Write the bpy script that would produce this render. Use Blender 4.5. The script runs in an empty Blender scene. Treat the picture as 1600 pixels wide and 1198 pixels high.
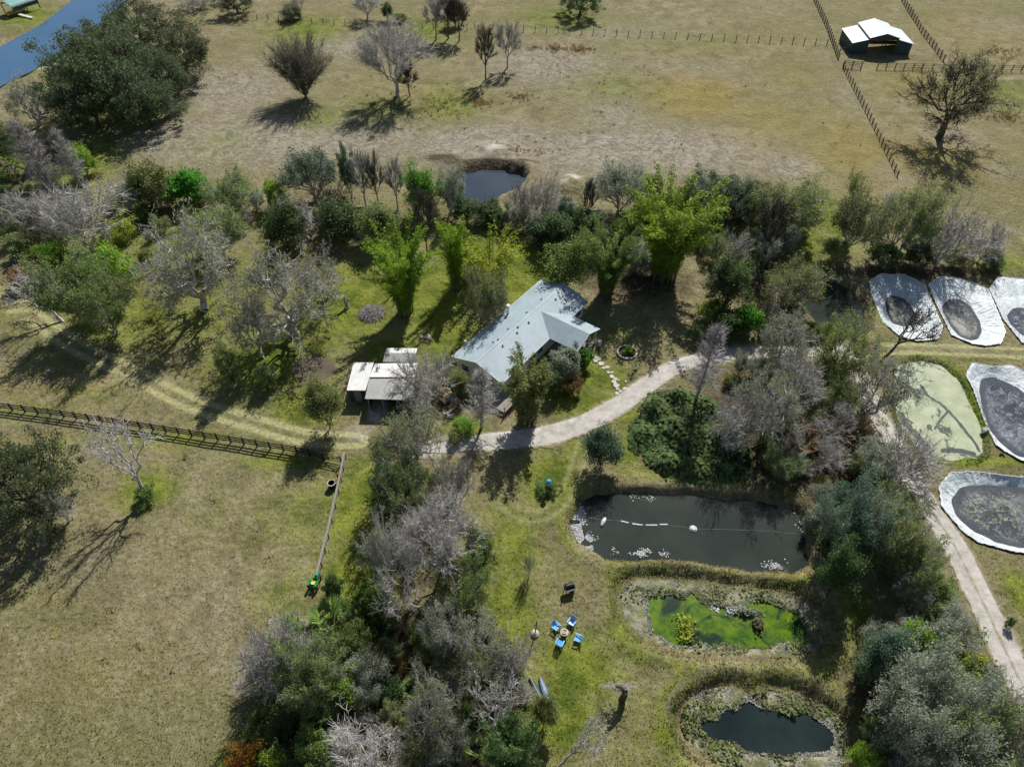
import bpy, math, random
import numpy as np
from mathutils import Vector, Matrix, Quaternion

# ------------------------------------------------------------------ camera, sky, sun, exposure
SC = bpy.context.scene
COL = SC.collection
PITCH = math.radians(46.0); CAM_H = 72.0; FPX = 1109.0
cam_d = bpy.data.cameras.new('camera')
cam_d.sensor_fit = 'HORIZONTAL'; cam_d.sensor_width = 36.0
cam_d.lens = 36.0 * FPX / 1600.0
cam_d.clip_start = 0.5; cam_d.clip_end = 9000.0
cam = bpy.data.objects.new('camera', cam_d); COL.objects.link(cam)
cam.location = (0, 0, CAM_H); cam.rotation_euler = (math.pi / 2 - PITCH, 0, 0)
SC.camera = cam

SUN_EL = math.radians(43.5); SUN_AZ = math.radians(18.5)      # azimuth from +Y towards +X
world = bpy.data.worlds.new('World'); SC.world = world; world.use_nodes = True
wn = world.node_tree.nodes; wl = world.node_tree.links
for n in list(wn): wn.remove(n)
sky = wn.new('ShaderNodeTexSky'); sky.sky_type = 'NISHITA'; sky.sun_disc = False
sky.sun_elevation = SUN_EL; sky.sun_rotation = SUN_AZ
bg = wn.new('ShaderNodeBackground'); bg.inputs['Strength'].default_value = 0.06
wo = wn.new('ShaderNodeOutputWorld')
wl.new(sky.outputs[0], bg.inputs[0]); wl.new(bg.outputs[0], wo.inputs[0])
sun_d = bpy.data.lights.new('sun', 'SUN'); sun_d.energy = 4.8; sun_d.angle = math.radians(0.5)
sun_d.color = (1.0, 0.965, 0.91)
sun = bpy.data.objects.new('sun', sun_d); COL.objects.link(sun)
svec = Vector((math.sin(SUN_AZ) * math.cos(SUN_EL), math.cos(SUN_AZ) * math.cos(SUN_EL), math.sin(SUN_EL)))
sun.rotation_euler = svec.to_track_quat('Z', 'Y').to_euler(); sun.location = (0, 0, 150)
vs = SC.view_settings; vs.view_transform = 'Standard'; vs.look = 'None'; vs.exposure = 0.24; vs.gamma = 1.0
vs.use_curve_mapping = False
try:
    SC.cycles.max_bounces = 6; SC.cycles.diffuse_bounces = 3; SC.cycles.glossy_bounces = 3
    SC.cycles.transmission_bounces = 3; SC.cycles.use_adaptive_sampling = True
except Exception: pass

# ------------------------------------------------------------------ survey helpers: photograph to plan
SP, CP = math.sin(PITCH), math.cos(PITCH)
def U(px, py, z=0.0):
    "ground plan point (at height z) of a surveyed spot"
    u = (px - 800) / FPX; v = -(py - 599) / FPX
    d = np.array([u, CP + v * SP, -SP + v * CP]); t = (z - CAM_H) / d[2]
    return d * t + np.array([0, 0, CAM_H])
def UV(px, py, z=0.0):
    p = U(px, py, z); return Vector((float(p[0]), float(p[1]), float(p[2])))
def depth_at(p): return p[1] * CP + (CAM_H - p[2]) * SP
def mpp(px, py): return depth_at(U(px, py)) / FPX               # metres per surveyed unit
def height_to(py_top, y):
    v = -(py_top - 599) / FPX
    return CAM_H + y * (-SP + v * CP) / (CP + v * SP)
def poly(pts, z=0.0): return np.array([U(x, y, z)[:2] for x, y in pts])

# ------------------------------------------------------------------ mesh helpers
def mesh_np(name, V, Q=None, T=None, attrs=None, smooth=False):
    me = bpy.data.meshes.new(name)
    V = np.asarray(V, np.float32)
    parts = []; tot = []
    if Q is not None and len(Q): Q = np.asarray(Q, np.int32); parts.append(Q.ravel()); tot.append(np.full(len(Q), 4, np.int32))
    if T is not None and len(T): T = np.asarray(T, np.int32); parts.append(T.ravel()); tot.append(np.full(len(T), 3, np.int32))
    L = np.concatenate(parts); tot = np.concatenate(tot)
    me.vertices.add(len(V)); me.vertices.foreach_set('co', V.ravel())
    me.loops.add(len(L)); me.loops.foreach_set('vertex_index', L)
    me.polygons.add(len(tot))
    st = np.zeros(len(tot), np.int32); st[1:] = np.cumsum(tot)[:-1]
    me.polygons.foreach_set('loop_start', st)
    try: me.polygons.foreach_set('loop_total', tot)
    except Exception: pass
    if smooth: me.polygons.foreach_set('use_smooth', np.ones(len(tot), bool))
    for k, a in (attrs or {}).items():
        at = me.attributes.new(k, 'FLOAT', 'POINT'); at.data.foreach_set('value', np.asarray(a, np.float32))
    me.update(calc_edges=True); me.validate()
    return me

class MB:
    "collects boxes, prisms and tubes into one mesh"
    def __init__(s): s.v = []; s.f = []
    def add(s, vs, fs):
        o = len(s.v); s.v += [tuple(float(c) for c in v) for v in vs]; s.f += [tuple(i + o for i in f) for f in fs]; return s
    def box(s, c, size, rz=0.0, bev=0.0):
        x, y, z = [k / 2 for k in size]; co, si = math.cos(rz), math.sin(rz); vs = []
        for dz in (-z, z):
            for dx, dy in ((-x, -y), (x, -y), (x, y), (-x, y)):
                vs.append((c[0] + dx * co - dy * si, c[1] + dx * si + dy * co, c[2] + dz))
        return s.add(vs, [(3, 2, 1, 0), (4, 5, 6, 7), (0, 1, 5, 4), (1, 2, 6, 5), (2, 3, 7, 6), (3, 0, 4, 7)])
    def bar(s, a, b, w, h=None, n=4):
        a = Vector(a); b = Vector(b); d = (b - a)
        if d.length < 1e-6: return s
        d.normalize(); h = h or w
        up = Vector((0, 0, 1)) if abs(d.z) < .95 else Vector((0, 1, 0))
        x = d.cross(up).normalized(); y = x.cross(d).normalized(); vs = []
        for p in (a, b):
            for k in range(n):
                t = 2 * math.pi * (k + .5) / n; q = 1.4142 if n == 4 else 1
                vs.append(p + x * (math.cos(t) * w / 2 * q) + y * (math.sin(t) * h / 2 * q))
        fs = [(k, (k + 1) % n, n + (k + 1) % n, n + k) for k in range(n)]
        return s.add(vs, fs + [tuple(range(n))[::-1], tuple(range(n, 2 * n))])
    def tube(s, pts, rad, n=6, cap=True):
        pts = [Vector(p) for p in pts]
        rad = rad if isinstance(rad, (list, tuple)) else [rad] * len(pts)
        vs = []
        for i, p in enumerate(pts):
            d = (pts[min(i + 1, len(pts) - 1)] - pts[max(i - 1, 0)]).normalized()
            up = Vector((0, 0, 1)) if abs(d.z) < .95 else Vector((0, 1, 0))
            x = d.cross(up).normalized(); y = x.cross(d).normalized()
            for k in range(n):
                t = 2 * math.pi * k / n; vs.append(p + (x * math.cos(t) + y * math.sin(t)) * rad[i])
        fs = [(i * n + k, i * n + (k + 1) % n, (i + 1) * n + (k + 1) % n, (i + 1) * n + k) for i in range(len(pts) - 1) for k in range(n)]
        if cap: fs += [tuple(range(n))[::-1], tuple(range((len(pts) - 1) * n, len(pts) * n))]
        return s.add(vs, fs)
    def lathe(s, prof, c=(0, 0, 0), n=20):
        vs = [(c[0] + r * math.cos(2 * math.pi * k / n), c[1] + r * math.sin(2 * math.pi * k / n), c[2] + z) for r, z in prof for k in range(n)]
        fs = [(i * n + k, i * n + (k + 1) % n, (i + 1) * n + (k + 1) % n, (i + 1) * n + k) for i in range(len(prof) - 1) for k in range(n)]
        return s.add(vs, fs)
    def prism(s, pts, z0, z1):
        n = len(pts); vs = [(x, y, z0) for x, y in pts] + [(x, y, z1) for x, y in pts]
        return s.add(vs, [tuple(range(n))[::-1], tuple(range(n, 2 * n))] + [(k, (k + 1) % n, n + (k + 1) % n, n + k) for k in range(n)])
    def slab(s, quad, t):
        "a sheet of thickness t below four 3D corners"
        q = [Vector(p) for p in quad]; nrm = (q[1] - q[0]).cross(q[3] - q[0]).normalized()
        if nrm.z < 0: nrm = -nrm
        lo = [p - nrm * t for p in q]
        return s.add(q + lo, [(0, 1, 2, 3), (7, 6, 5, 4), (0, 4, 5, 1), (1, 5, 6, 2), (2, 6, 7, 3), (3, 7, 4, 0)])
    def mesh(s, name):
        me = bpy.data.meshes.new(name); me.from_pydata(s.v, [], s.f); me.update()
        import bmesh
        bm = bmesh.new(); bm.from_mesh(me); bmesh.ops.recalc_face_normals(bm, faces=bm.faces[:]); bm.to_mesh(me); bm.free()
        return me
    def build(s, name, m, parent=None, smooth=False):
        me = s.mesh(name)
        if smooth: me.polygons.foreach_set('use_smooth', np.ones(len(me.polygons), bool))
        return obj(name, me, m, parent)

def obj(name, me, m=None, parent=None):
    if m is not None and not me.materials: me.materials.append(m)
    o = bpy.data.objects.new(name, me); COL.objects.link(o)
    if parent is not None: o.parent = parent
    return o
def tag(o, label=None, cat=None, group=None, kind=None):
    for k, v in (('label', label), ('category', cat), ('group', group), ('kind', kind)):
        if v: o[k] = v
    return o
def thing(name, label, cat, loc=(0, 0, 0), rz=0.0, group=None):
    o = bpy.data.objects.new(name, None); COL.objects.link(o); o.empty_display_size = .3
    o.location = loc; o.rotation_euler = (0, 0, rz); return tag(o, label, cat, group)

# ------------------------------------------------------------------ materials
class NT:
    def __init__(s, name):
        s.m = bpy.data.materials.new(name); s.m.use_nodes = True
        s.n = s.m.node_tree.nodes; s.l = s.m.node_tree.links
        for x in list(s.n): s.n.remove(x)
        s.out = s.n.new('ShaderNodeOutputMaterial'); s.pos = None
    def put(s, sock, v):
        if v is None: return
        if hasattr(v, 'is_output'): s.l.new(v, sock)
        elif isinstance(v, (tuple, list)) and len(v) == 3 and sock.type == 'RGBA': sock.default_value = (*v, 1)
        else: sock.default_value = v
    def P(s):
        if s.pos is None: s.pos = s.n.new('ShaderNodeNewGeometry').outputs['Position']
        return s.pos
    def obj_co(s): return s.n.new('ShaderNodeTexCoord').outputs['Object']
    def noise(s, scale, det=4, rough=.6, co=None, dist=0.0):
        x = s.n.new('ShaderNodeTexNoise'); s.put(x.inputs['Vector'], co or s.P())
        x.inputs['Scale'].default_value = scale; x.inputs['Detail'].default_value = det
        x.inputs['Roughness'].default_value = rough; x.inputs['Distortion'].default_value = dist
        return x.outputs[0]
    def voro(s, scale, co=None, feat='F1'):
        x = s.n.new('ShaderNodeTexVoronoi'); x.feature = feat; s.put(x.inputs['Vector'], co or s.P()); x.inputs['Scale'].default_value = scale
        return x.outputs['Distance']
    def wave(s, scale, co, dist=0.0, d='X'):
        x = s.n.new('ShaderNodeTexWave'); x.bands_direction = d; s.put(x.inputs['Vector'], co); x.inputs['Scale'].default_value = scale; x.inputs['Distortion'].default_value = dist
        return x.outputs['Fac']
    def ramp(s, f, a, b, va=0.0, vb=1.0):
        x = s.n.new('ShaderNodeMapRange'); x.interpolation_type = 'SMOOTHSTEP'
        s.put(x.inputs['Value'], f); x.inputs[1].default_value = a; x.inputs[2].default_value = b; x.inputs[3].default_value = va; x.inputs[4].default_value = vb
        return x.outputs[0]
    def math(s, op, a, b=None, c=None):
        x = s.n.new('ShaderNodeMath'); x.operation = op
        for i, v in enumerate((a, b, c)):
            if v is not None: s.put(x.inputs[i], v)
        return x.outputs[0]
    def mix(s, f, a, b, mode='MIX'):
        x = s.n.new('ShaderNodeMix'); x.data_type = 'RGBA'; x.blend_type = mode
        s.put(x.inputs[0], f); s.put(x.inputs[6], a); s.put(x.inputs[7], b); return x.outputs[2]
    def attr(s, name):
        x = s.n.new('ShaderNodeAttribute'); x.attribute_name = name; return x.outputs['Fac']
    def rand(s): return s.n.new('ShaderNodeObjectInfo').outputs['Random']
    def hsv(s, col, h=.5, sa=1.0, v=1.0):
        x = s.n.new('ShaderNodeHueSaturation'); s.put(x.inputs['Hue'], h); s.put(x.inputs['Saturation'], sa); s.put(x.inputs['Value'], v); s.put(x.inputs['Color'], col); return x.outputs[0]
    def bump(s, h, st=.3, dist=.1):
        x = s.n.new('ShaderNodeBump'); s.put(x.inputs['Height'], h); x.inputs['Strength'].default_value = st; x.inputs['Distance'].default_value = dist; return x.outputs[0]
    def pbr(s, col, rough=.8, spec=.3, metal=0.0, nrm=None, ior=None, transl=0.0):
        x = s.n.new('ShaderNodeBsdfPrincipled')
        s.put(x.inputs['Base Color'], col); s.put(x.inputs['Roughness'], rough); s.put(x.inputs['Metallic'], metal)
        x.inputs['Specular IOR Level'].default_value = spec
        if ior: x.inputs['IOR'].default_value = ior
        if nrm is not None: s.put(x.inputs['Normal'], nrm)
        o = x.outputs[0]
        if transl:
            t = s.n.new('ShaderNodeBsdfTranslucent'); s.put(t.inputs[0], col)
            k = s.n.new('ShaderNodeMixShader'); k.inputs[0].default_value = transl
            s.l.new(o, k.inputs[1]); s.l.new(t.outputs[0], k.inputs[2]); o = k.outputs[0]
        s.l.new(o, s.out.inputs[0]); return s.m

def mat_plain(name, col, rough=.7, spec=.3, metal=0.0, var=.18, scale=1.5, dirt=None, bump=0.0):
    t = NT(name); co = t.obj_co()
    n = t.noise(scale, 5, .6, co); c = t.mix(t.ramp(n, .3, .7), tuple(k * (1 - var) for k in col), tuple(min(1, k * (1 + var)) for k in col))
    if dirt: c = t.mix(t.ramp(t.noise(scale * .6, 6, .7, co), .52, .7, 0, .8), c, dirt)
    return t.pbr(c, rough, spec, metal, t.bump(t.noise(scale * 8, 3, .6, co), bump, .02) if bump else None)

def mat_leaf(name, c1, c2, transl=.44, vary=.35):
    t = NT(name); tint = t.attr('tint'); r = t.rand()
    c = t.mix(tint, c1, c2)
    v = t.math('MULTIPLY_ADD', r, vary, 1 - vary / 2)
    h = t.math('MULTIPLY_ADD', r, .04, .48)
    return t.pbr(t.hsv(c, h, 1.0, v), .55, .25, transl=transl)
def mat_bark(name, c1, c2, vary=.3):
    t = NT(name); co = t.obj_co()
    c = t.mix(t.ramp(t.noise(1.3, 5, .65, co), .35, .65), c1, c2)
    return t.pbr(t.hsv(c, .5, 1.0, t.math('MULTIPLY_ADD', t.rand(), vary, 1 - vary / 2)), .85, .15)

M = {}
LEAF = dict(marsh=((.155, .165, .075), (.33, .33, .19)), bed=((.022, .042, .010), (.150, .200, .065)),
    pad=((.34, .34, .29), (.60, .60, .53)),
    
    oak=((.030, .043, .021), (.082, .105, .050)), dark=((.022, .040, .014), (.060, .092, .030)),
    mid=((.050, .080, .018), (.125, .175, .045)), bright=((.085, .150, .012), (.190, .290, .035)),
    yellow=((.16, .20, .018), (.32, .36, .05)), olive=((.058, .076, .024), (.142, .168, .060)),
    grey=((.090, .105, .072), (.215, .235, .175)), moss=((.135, .135, .115), (.31, .30, .265)),
    bamboo=((.050, .105, .010), (.190, .262, .024)), brown=((.085, .052, .025), (.21, .135, .065)),
    orange=((.20, .085, .015), (.38, .20, .03)), teal=((.030, .060, .035), (.080, .125, .080)),
    dry=((.20, .16, .085), (.38, .31, .17)), fresh=((.040, .110, .012), (.10, .235, .03)))
LGAIN = dict(marsh=1.0, bed=1.05, pad=1.0, oak=1.7, dark=2.0, mid=1.85, bright=1.6, yellow=1.3, olive=2.05, grey=1.75, moss=1.6, bamboo=1.7, brown=1.5, orange=1.3, teal=1.8, dry=1.15, fresh=1.45)
for k, (a, b) in LEAF.items(): M['leaf_' + k] = mat_leaf('leaf_' + k, *(tuple(min(.7, c * LGAIN[k] * (1.0 if k in ('pad', 'marsh', 'dry', 'moss') else 1.2)) for c in q) for q in (a, b)))
M['bark_dark'] = mat_bark('bark_dark', (.075, .064, .052), (.155, .135, .115))
M['bark_grey'] = mat_bark('bark_grey', (.33, .315, .292), (.57, .545, .505))
M['bark_pale'] = mat_bark('bark_pale', (.42, .40, .385), (.66, .63, .60))
M['bark_olive'] = mat_bark('bark_olive', (.12, .112, .078), (.23, .215, .155))
M['bark_lilac'] = mat_bark('bark_lilac', (.30, .28, .275), (.50, .47, .46))
M['white_metal'] = mat_plain('white_metal', (.78, .79, .80), .42, .4, 0, .06, .8, (.55, .53, .49))
M['white_paint'] = mat_plain('white_paint', (.74, .74, .72), .6, .3, 0, .05)
M['black_wood'] = mat_plain('black_wood', (.028, .025, .023), .7, .3, 0, .3, 3)
M['grey_wood'] = mat_plain('grey_wood', (.27, .255, .235), .85, .2, 0, .25, 3)
M['post_wood'] = mat_plain('post_wood', (.12, .10, .08), .9, .2, 0, .3, 3)
M['tan_wood'] = mat_plain('tan_wood', (.42, .31, .18), .8, .2, 0, .25, 3)
M['dark_green_metal'] = mat_plain('dark_green_metal', (.035, .075, .08), .55, .3, 0, .15)
M['glass'] = mat_plain('glass', (.02, .025, .03), .08, .5, 0, .05)
M['concrete'] = mat_plain('concrete', (.36, .34, .31), .9, .2, 0, .2, 2, bump=.3)
M['stone'] = mat_plain('stone', (.50, .475, .43), .9, .2, 0, .25, 4, bump=.3)
M['black_plastic'] = mat_plain('black_plastic', (.015, .015, .017), .45, .4)
M['blue_plastic'] = mat_plain('blue_plastic', (.15, .45, .78), .4, .4, 0, .12, 3)
M['blue_glass'] = mat_plain('blue_glass', (.08, .38, .68), .12, .6, 0, .05)
M['red_plastic'] = mat_plain('red_plastic', (.55, .06, .03), .45, .4)
M['green_paint'] = mat_plain('green_paint', (.012, .22, .06), .35, .5)
M['yellow_paint'] = mat_plain('yellow_paint', (.72, .60, .12), .4, .4)
M['teal_metal'] = mat_plain('teal_metal', (.20, .42, .36), .5, .4, 0, .1)
M['foam'] = mat_plain('foam', (.62, .63, .63), .8, .2, 0, .2, 6)
M['rope'] = mat_plain('rope', (.5, .49, .45), .9, .1)
M['soil'] = mat_plain('soil', (.10, .075, .05), .95, .1, 0, .3, 3, bump=.5)
M['spoil'] = mat_plain('spoil', (.17, .15, .125), .95, .1, 0, .45, .7, (.42, .40, .37), bump=.6)
M['pale_blue'] = mat_plain('pale_blue', (.17, .25, .40), .4, .4, 0, .2, 2)
M['ash'] = mat_plain('ash', (.25, .235, .21), .95, .1, 0, .3, 3)

def mat_metal_roof(name, col, stain):
    t = NT(name); co = t.obj_co()
    c = t.mix(t.ramp(t.noise(.45, 5, .65, co), .35, .7), col, tuple(k * .84 for k in col))
    c = t.mix(t.ramp(t.noise(1.6, 6, .75, co), .50, .70, 0, .6), c, stain)
    c = t.mix(t.ramp(t.noise(14, 2, .5, co), .3, .7, 0, .10), c, (.9, .9, .9), 'MULTIPLY')
    return t.pbr(c, .5, .35, 0, t.bump(t.noise(9, 3, .6, co), .12, .03))
M['house_roof'] = mat_metal_roof('house_roof', (.335, .425, .465), (.235, .30, .32))
M['barn_roof'] = mat_metal_roof('barn_roof', (.66, .70, .73), (.58, .62, .66))
M['shed_roof'] = mat_metal_roof('shed_roof', (.72, .72, .70), (.48, .46, .43))
M['shed_roof_old'] = mat_metal_roof('shed_roof_old', (.40, .40, .385), (.27, .26, .24))

# ground: dry pasture, green turf, sand, mud and gold grass, by surveyed zones and noise
def mat_ground(name, transl=0.0):
    t = NT(name)
    big = t.noise(.035, 4, .6); med = t.noise(.28, 5, .65, dist=.6); fine = t.noise(1.9, 4, .7); grain = t.noise(5.5, 3, .75)
    tuft = t.voro(1.3)
    tan = t.mix(t.ramp(med, .32, .68), (.150, .128, .066), (.272, .232, .138))
    tan = t.mix(t.ramp(big, .38, .66, 0, .75), tan, (.170, .158, .066))
    tan = t.mix(t.ramp(t.noise(.09, 5, .7), .50, .68, 0, .6), tan, (.150, .132, .075))
    tan = t.mix(t.ramp(t.noise(.16, 6, .7, dist=1.0), .52, .70, 0, .5), tan, (.33, .295, .195))
    tan = t.mix(t.ramp(t.noise(.045, 5, .7, dist=.7), .46, .62, 0, .45), tan, (.130, .132, .048))
    tan = t.mix(t.ramp(t.noise(.85, 5, .75, dist=1.5), .48, .68, 0, .38), tan, (.36, .325, .225))
    tan = t.mix(t.ramp(t.noise(1.1, 5, .75, dist=.8), .56, .72, 0, .6), tan, (.095, .084, .046))
    grn = t.mix(t.ramp(med, .3, .7), (.074, .106, .013), (.205, .228, .040))
    grn = t.mix(t.ramp(t.noise(.7, 4, .7), .52, .72, 0, .7), grn, (.200, .182, .070))
    gold = t.mix(t.ramp(med, .3, .7), (.185, .150, .048), (.275, .222, .080))
    sand = t.mix(t.ramp(t.noise(.9, 6, .7), .3, .7), (.33, .30, .255), (.52, .485, .43))
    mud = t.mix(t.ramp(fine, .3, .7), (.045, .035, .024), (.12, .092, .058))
    def z(a, k=.7, lo=.35, hi=.75):
        s = t.math('ADD', t.attr(a), t.math('MULTIPLY_ADD', t.noise(.55, 6, .72), k, -k / 2))
        return t.ramp(s, lo, hi)
    dst = t.mix(t.ramp(t.noise(.5, 6, .75, dist=1.2), .36, .64), (.165, .145, .108), (.345, .310, .248))
    tan = t.mix(z('dust', 1.3, .15, 1.0), tan, dst)
    c = t.mix(z('gold', 1.5, .2, 1.1), tan, gold)
    c = t.mix(z('green', 1.2, .02, .82), c, grn)
    c = t.mix(z('pale', .4, .15, .75), c, (.345, .335, .165))
    c = t.mix(z('marsh', .9, .3, .8), c, t.mix(t.ramp(t.noise(.5, 5, .7), .4, .6), (.30, .29, .21), (.155, .165, .075)))
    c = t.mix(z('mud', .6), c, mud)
    c = t.mix(z('sand', .5), c, sand)
    g = t.math('MULTIPLY_ADD', fine, 1.0, .5)
    g = t.math('MULTIPLY', g, t.math('MULTIPLY_ADD', grain, 1.1, .45))
    c = t.mix(1.0, c, t.mix(g, (0, 0, 0), (1, 1, 1)), 'MULTIPLY') if False else t.hsv(c, .5, 1.0, g)
    c = t.hsv(c, .5, 1.0, t.math('MULTIPLY_ADD', t.attr('tint'), .5, .75))
    h = t.math('ADD', t.math('MULTIPLY', fine, .6), t.math('MULTIPLY', tuft, .5))
    return t.pbr(c, .95, .08, 0, t.bump(t.math('ADD', h, t.math('MULTIPLY', grain, .3)), .9, .22) if not transl else None, transl=transl)
M['grass'] = mat_ground('grass', .5)
M['ground'] = mat_ground('ground')

def mat_drive(name, a=(.36, .335, .295), b=(.55, .52, .475)):
    t = NT(name)
    c = t.mix(t.ramp(t.noise(.7, 6, .7), .3, .7), a, b)
    c = t.mix(t.ramp(t.noise(.32, 5, .7), .54, .72, 0, .6), c, tuple(k * .62 for k in a))
    c = t.hsv(c, .5, 1.0, t.math('MULTIPLY_ADD', t.noise(6, 3, .7), .5, .75))
    c = t.mix(t.ramp(t.math('ADD', t.attr('edge'), t.math('MULTIPLY_ADD', t.noise(1.2, 5, .75), .9, -.45)), .35, .8), c, (.23, .20, .105))
    return t.pbr(c, .95, .08, 0, t.bump(t.noise(4, 4, .7), .5, .08))
M['drive'] = mat_drive('drive')

def mat_water(name, c1, c2, scale=.12, rough=.06, spec=.5, bump=.05):
    t = NT(name); c = t.mix(t.ramp(t.noise(scale, 4, .6), .35, .65), c1, c2)
    return t.pbr(c, rough, spec, 0, t.bump(t.noise(1.6, 3, .6), bump, .05), ior=1.33)
M['pond_dark'] = mat_water('pond_dark', (.024, .033, .028), (.037, .045, .038))
M['pond_deep'] = mat_water('pond_deep', (.010, .018, .020), (.022, .034, .030))
M['canal'] = mat_water('canal', (.048, .115, .215), (.070, .150, .260), .02, .12, .5, .12)
M['pond_far'] = mat_water('pond_far', (.030, .045, .066), (.050, .068, .090), .05, .08)
M['puddle'] = mat_water('puddle', (.11, .092, .066), (.15, .125, .09), .3, .2)
def mat_algae():
    t = NT('algae_water')
    a = t.mix(t.ramp(t.noise(.8, 5, .7), .3, .7), (.020, .078, .002), (.120, .190, .005))
    c = t.mix(t.ramp(t.noise(.22, 5, .65, dist=.8), .38, .52), (.006, .024, .012), a)
    return t.pbr(c, .22, .4, 0, t.bump(t.noise(2.5, 4, .7), .2, .05), ior=1.33)
M['algae_water'] = mat_algae()
def mat_duckweed():
    t = NT('duckweed')
    a = t.mix(t.ramp(t.noise(.35, 5, .65), .3, .7), (.27, .31, .185), (.405, .44, .285))
    a = t.mix(t.ramp(t.noise(.16, 4, .6), .55, .7, 0, .6), a, (.34, .45, .30))
    cr = t.ramp(t.math('ABSOLUTE', t.math('SUBTRACT', t.noise(.075, 7, .62, dist=.4), .5)), .008, .02)
    keep = t.math('MAXIMUM', cr, t.ramp(t.noise(.2, 4, .6), .46, .54))
    keep = t.math('MULTIPLY', keep, t.ramp(t.math('ADD', t.attr('crack'), t.math('MULTIPLY_ADD', t.noise(.9, 6, .75), 1.0, -.5)), .40, .55, 1.0, 0.0))
    c = t.mix(keep, (.035, .05, .035), a)
    return t.pbr(t.hsv(c, .5, 1, t.math('MULTIPLY_ADD', t.noise(4, 3, .7), .4, .8)), .55, .3)
M['duckweed'] = mat_duckweed()
def mat_liner():
    t = NT('pond_liner'); s = t.attr('streak')
    c = t.mix(t.ramp(t.noise(.35, 5, .65), .35, .65), (.52, .60, .615), (.76, .80, .805))
    c = t.mix(t.ramp(t.noise(.9, 6, .75), .50, .72, 0, .6), c, (.36, .43, .41))
    c = t.mix(t.ramp(s, .55, .95, 0, .55), c, (.36, .40, .39))
    return t.pbr(c, .32, .5, 0, t.bump(t.math('ADD', t.noise(1.3, 5, .7), t.math('MULTIPLY', s, .8)), 1.0, .3))
M['liner'] = mat_liner()
def mat_sludge(name, c1, c2, c3):
    t = NT(name)
    c = t.mix(t.ramp(t.noise(.5, 6, .75, dist=1.2), .36, .62), c1, c2)
    c = t.mix(t.ramp(t.noise(.16, 4, .6, dist=.8), .42, .6), c, tuple(k * .62 for k in c1))
    c = t.mix(t.ramp(t.noise(.9, 6, .75, dist=2.0), .52, .66, 0, .9), c, c3)
    c = t.mix(t.ramp(t.math('ABSOLUTE', t.math('SUBTRACT', t.noise(.26, 5, .65, dist=1.6), .5)), .0, .012, .45, 0), c, (.55, .57, .58))
    c = t.mix(t.ramp(t.noise(3.5, 3, .8), .66, .74, 0, .9), c, (.62, .64, .66))
    c = t.mix(t.ramp(t.math('ADD', t.attr('rad'), t.math('MULTIPLY_ADD', t.noise(.6, 5, .7), .5, -.25)), .62, .85, 0, .85), c, (.062, .068, .082))
    return t.pbr(c, .14, .5, 0, t.bump(t.noise(1.5, 5, .7), .3, .08))
M['sludge'] = mat_sludge('sludge', (.155, .155, .15), (.32, .31, .285), (.50, .49, .43))
M['sludge_blue'] = mat_sludge('sludge_blue', (.075, .085, .105), (.16, .17, .195), (.38, .40, .43))
M['sludge_green'] = mat_sludge('sludge_green', (.09, .10, .11), (.24, .24, .235), (.36, .37, .20))

# ------------------------------------------------------------------ setting: terrain with ponds, banks and spoil
PONDS = {
 'main': dict(p=[(903, 800), (912, 781), (935, 770), (990, 766), (1060, 770), (1120, 776), (1180, 781), (1235, 791), (1249, 800), (1256, 840), (1259, 873), (1240, 887), (1200, 888), (1150, 880), (1080, 870), (1040, 868), (990, 870), (950, 864), (918, 850), (903, 830), (899, 815)], d=1.1, b=1.05),
 'algae': dict(p=[(968, 928), (977, 908), (1002, 899), (1060, 900), (1150, 911), (1230, 921), (1277, 944), (1296, 972), (1291, 1008), (1258, 1024), (1180, 1024), (1080, 1016), (1002, 994), (976, 966)], d=1.05, b=1.1),
 'lower': dict(p=[(1064, 1112), (1078, 1090), (1104, 1073), (1150, 1067), (1175, 1082), (1200, 1070), (1258, 1082), (1305, 1104), (1322, 1132), (1325, 1165), (1318, 1200), (1250, 1215), (1150, 1205), (1085, 1170), (1068, 1140)], d=1.1, b=1.1),
 'far': dict(p=[(728, 264), (760, 257), (800, 262), (822, 268), (808, 288), (776, 302), (748, 322), (712, 324), (696, 302), (712, 274)], d=1.5, b=1.0),
 'shaded': dict(p=[(1252, 441), (1300, 437), (1330, 450), (1350, 480), (1356, 512), (1330, 524), (1286, 508), (1260, 472)], d=.8, b=1.2),
 'duck': dict(p=[(1408, 572), (1440, 563), (1470, 570), (1495, 590), (1515, 630), (1530, 665), (1535, 700), (1520, 712), (1480, 714), (1440, 700), (1415, 670), (1405, 640), (1400, 600)], d=.35, b=.8),
 'canal': dict(p=[(-260, 205), (-100, 128), (-40, 93), (0, 66), (38, 46), (62, 33), (105, 0), (165, -45), (260, -110), (310, -110), (240, -45), (185, 5), (150, 38), (100, 76), (50, 104), (0, 128), (-40, 153), (-140, 205)], d=1.3, b=2.5),
 'puddle': dict(p=[(458, 572), (470, 560), (495, 556), (520, 563), (524, 580), (505, 592), (475, 592), (460, 585)], d=.14, b=.7),
}
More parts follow.
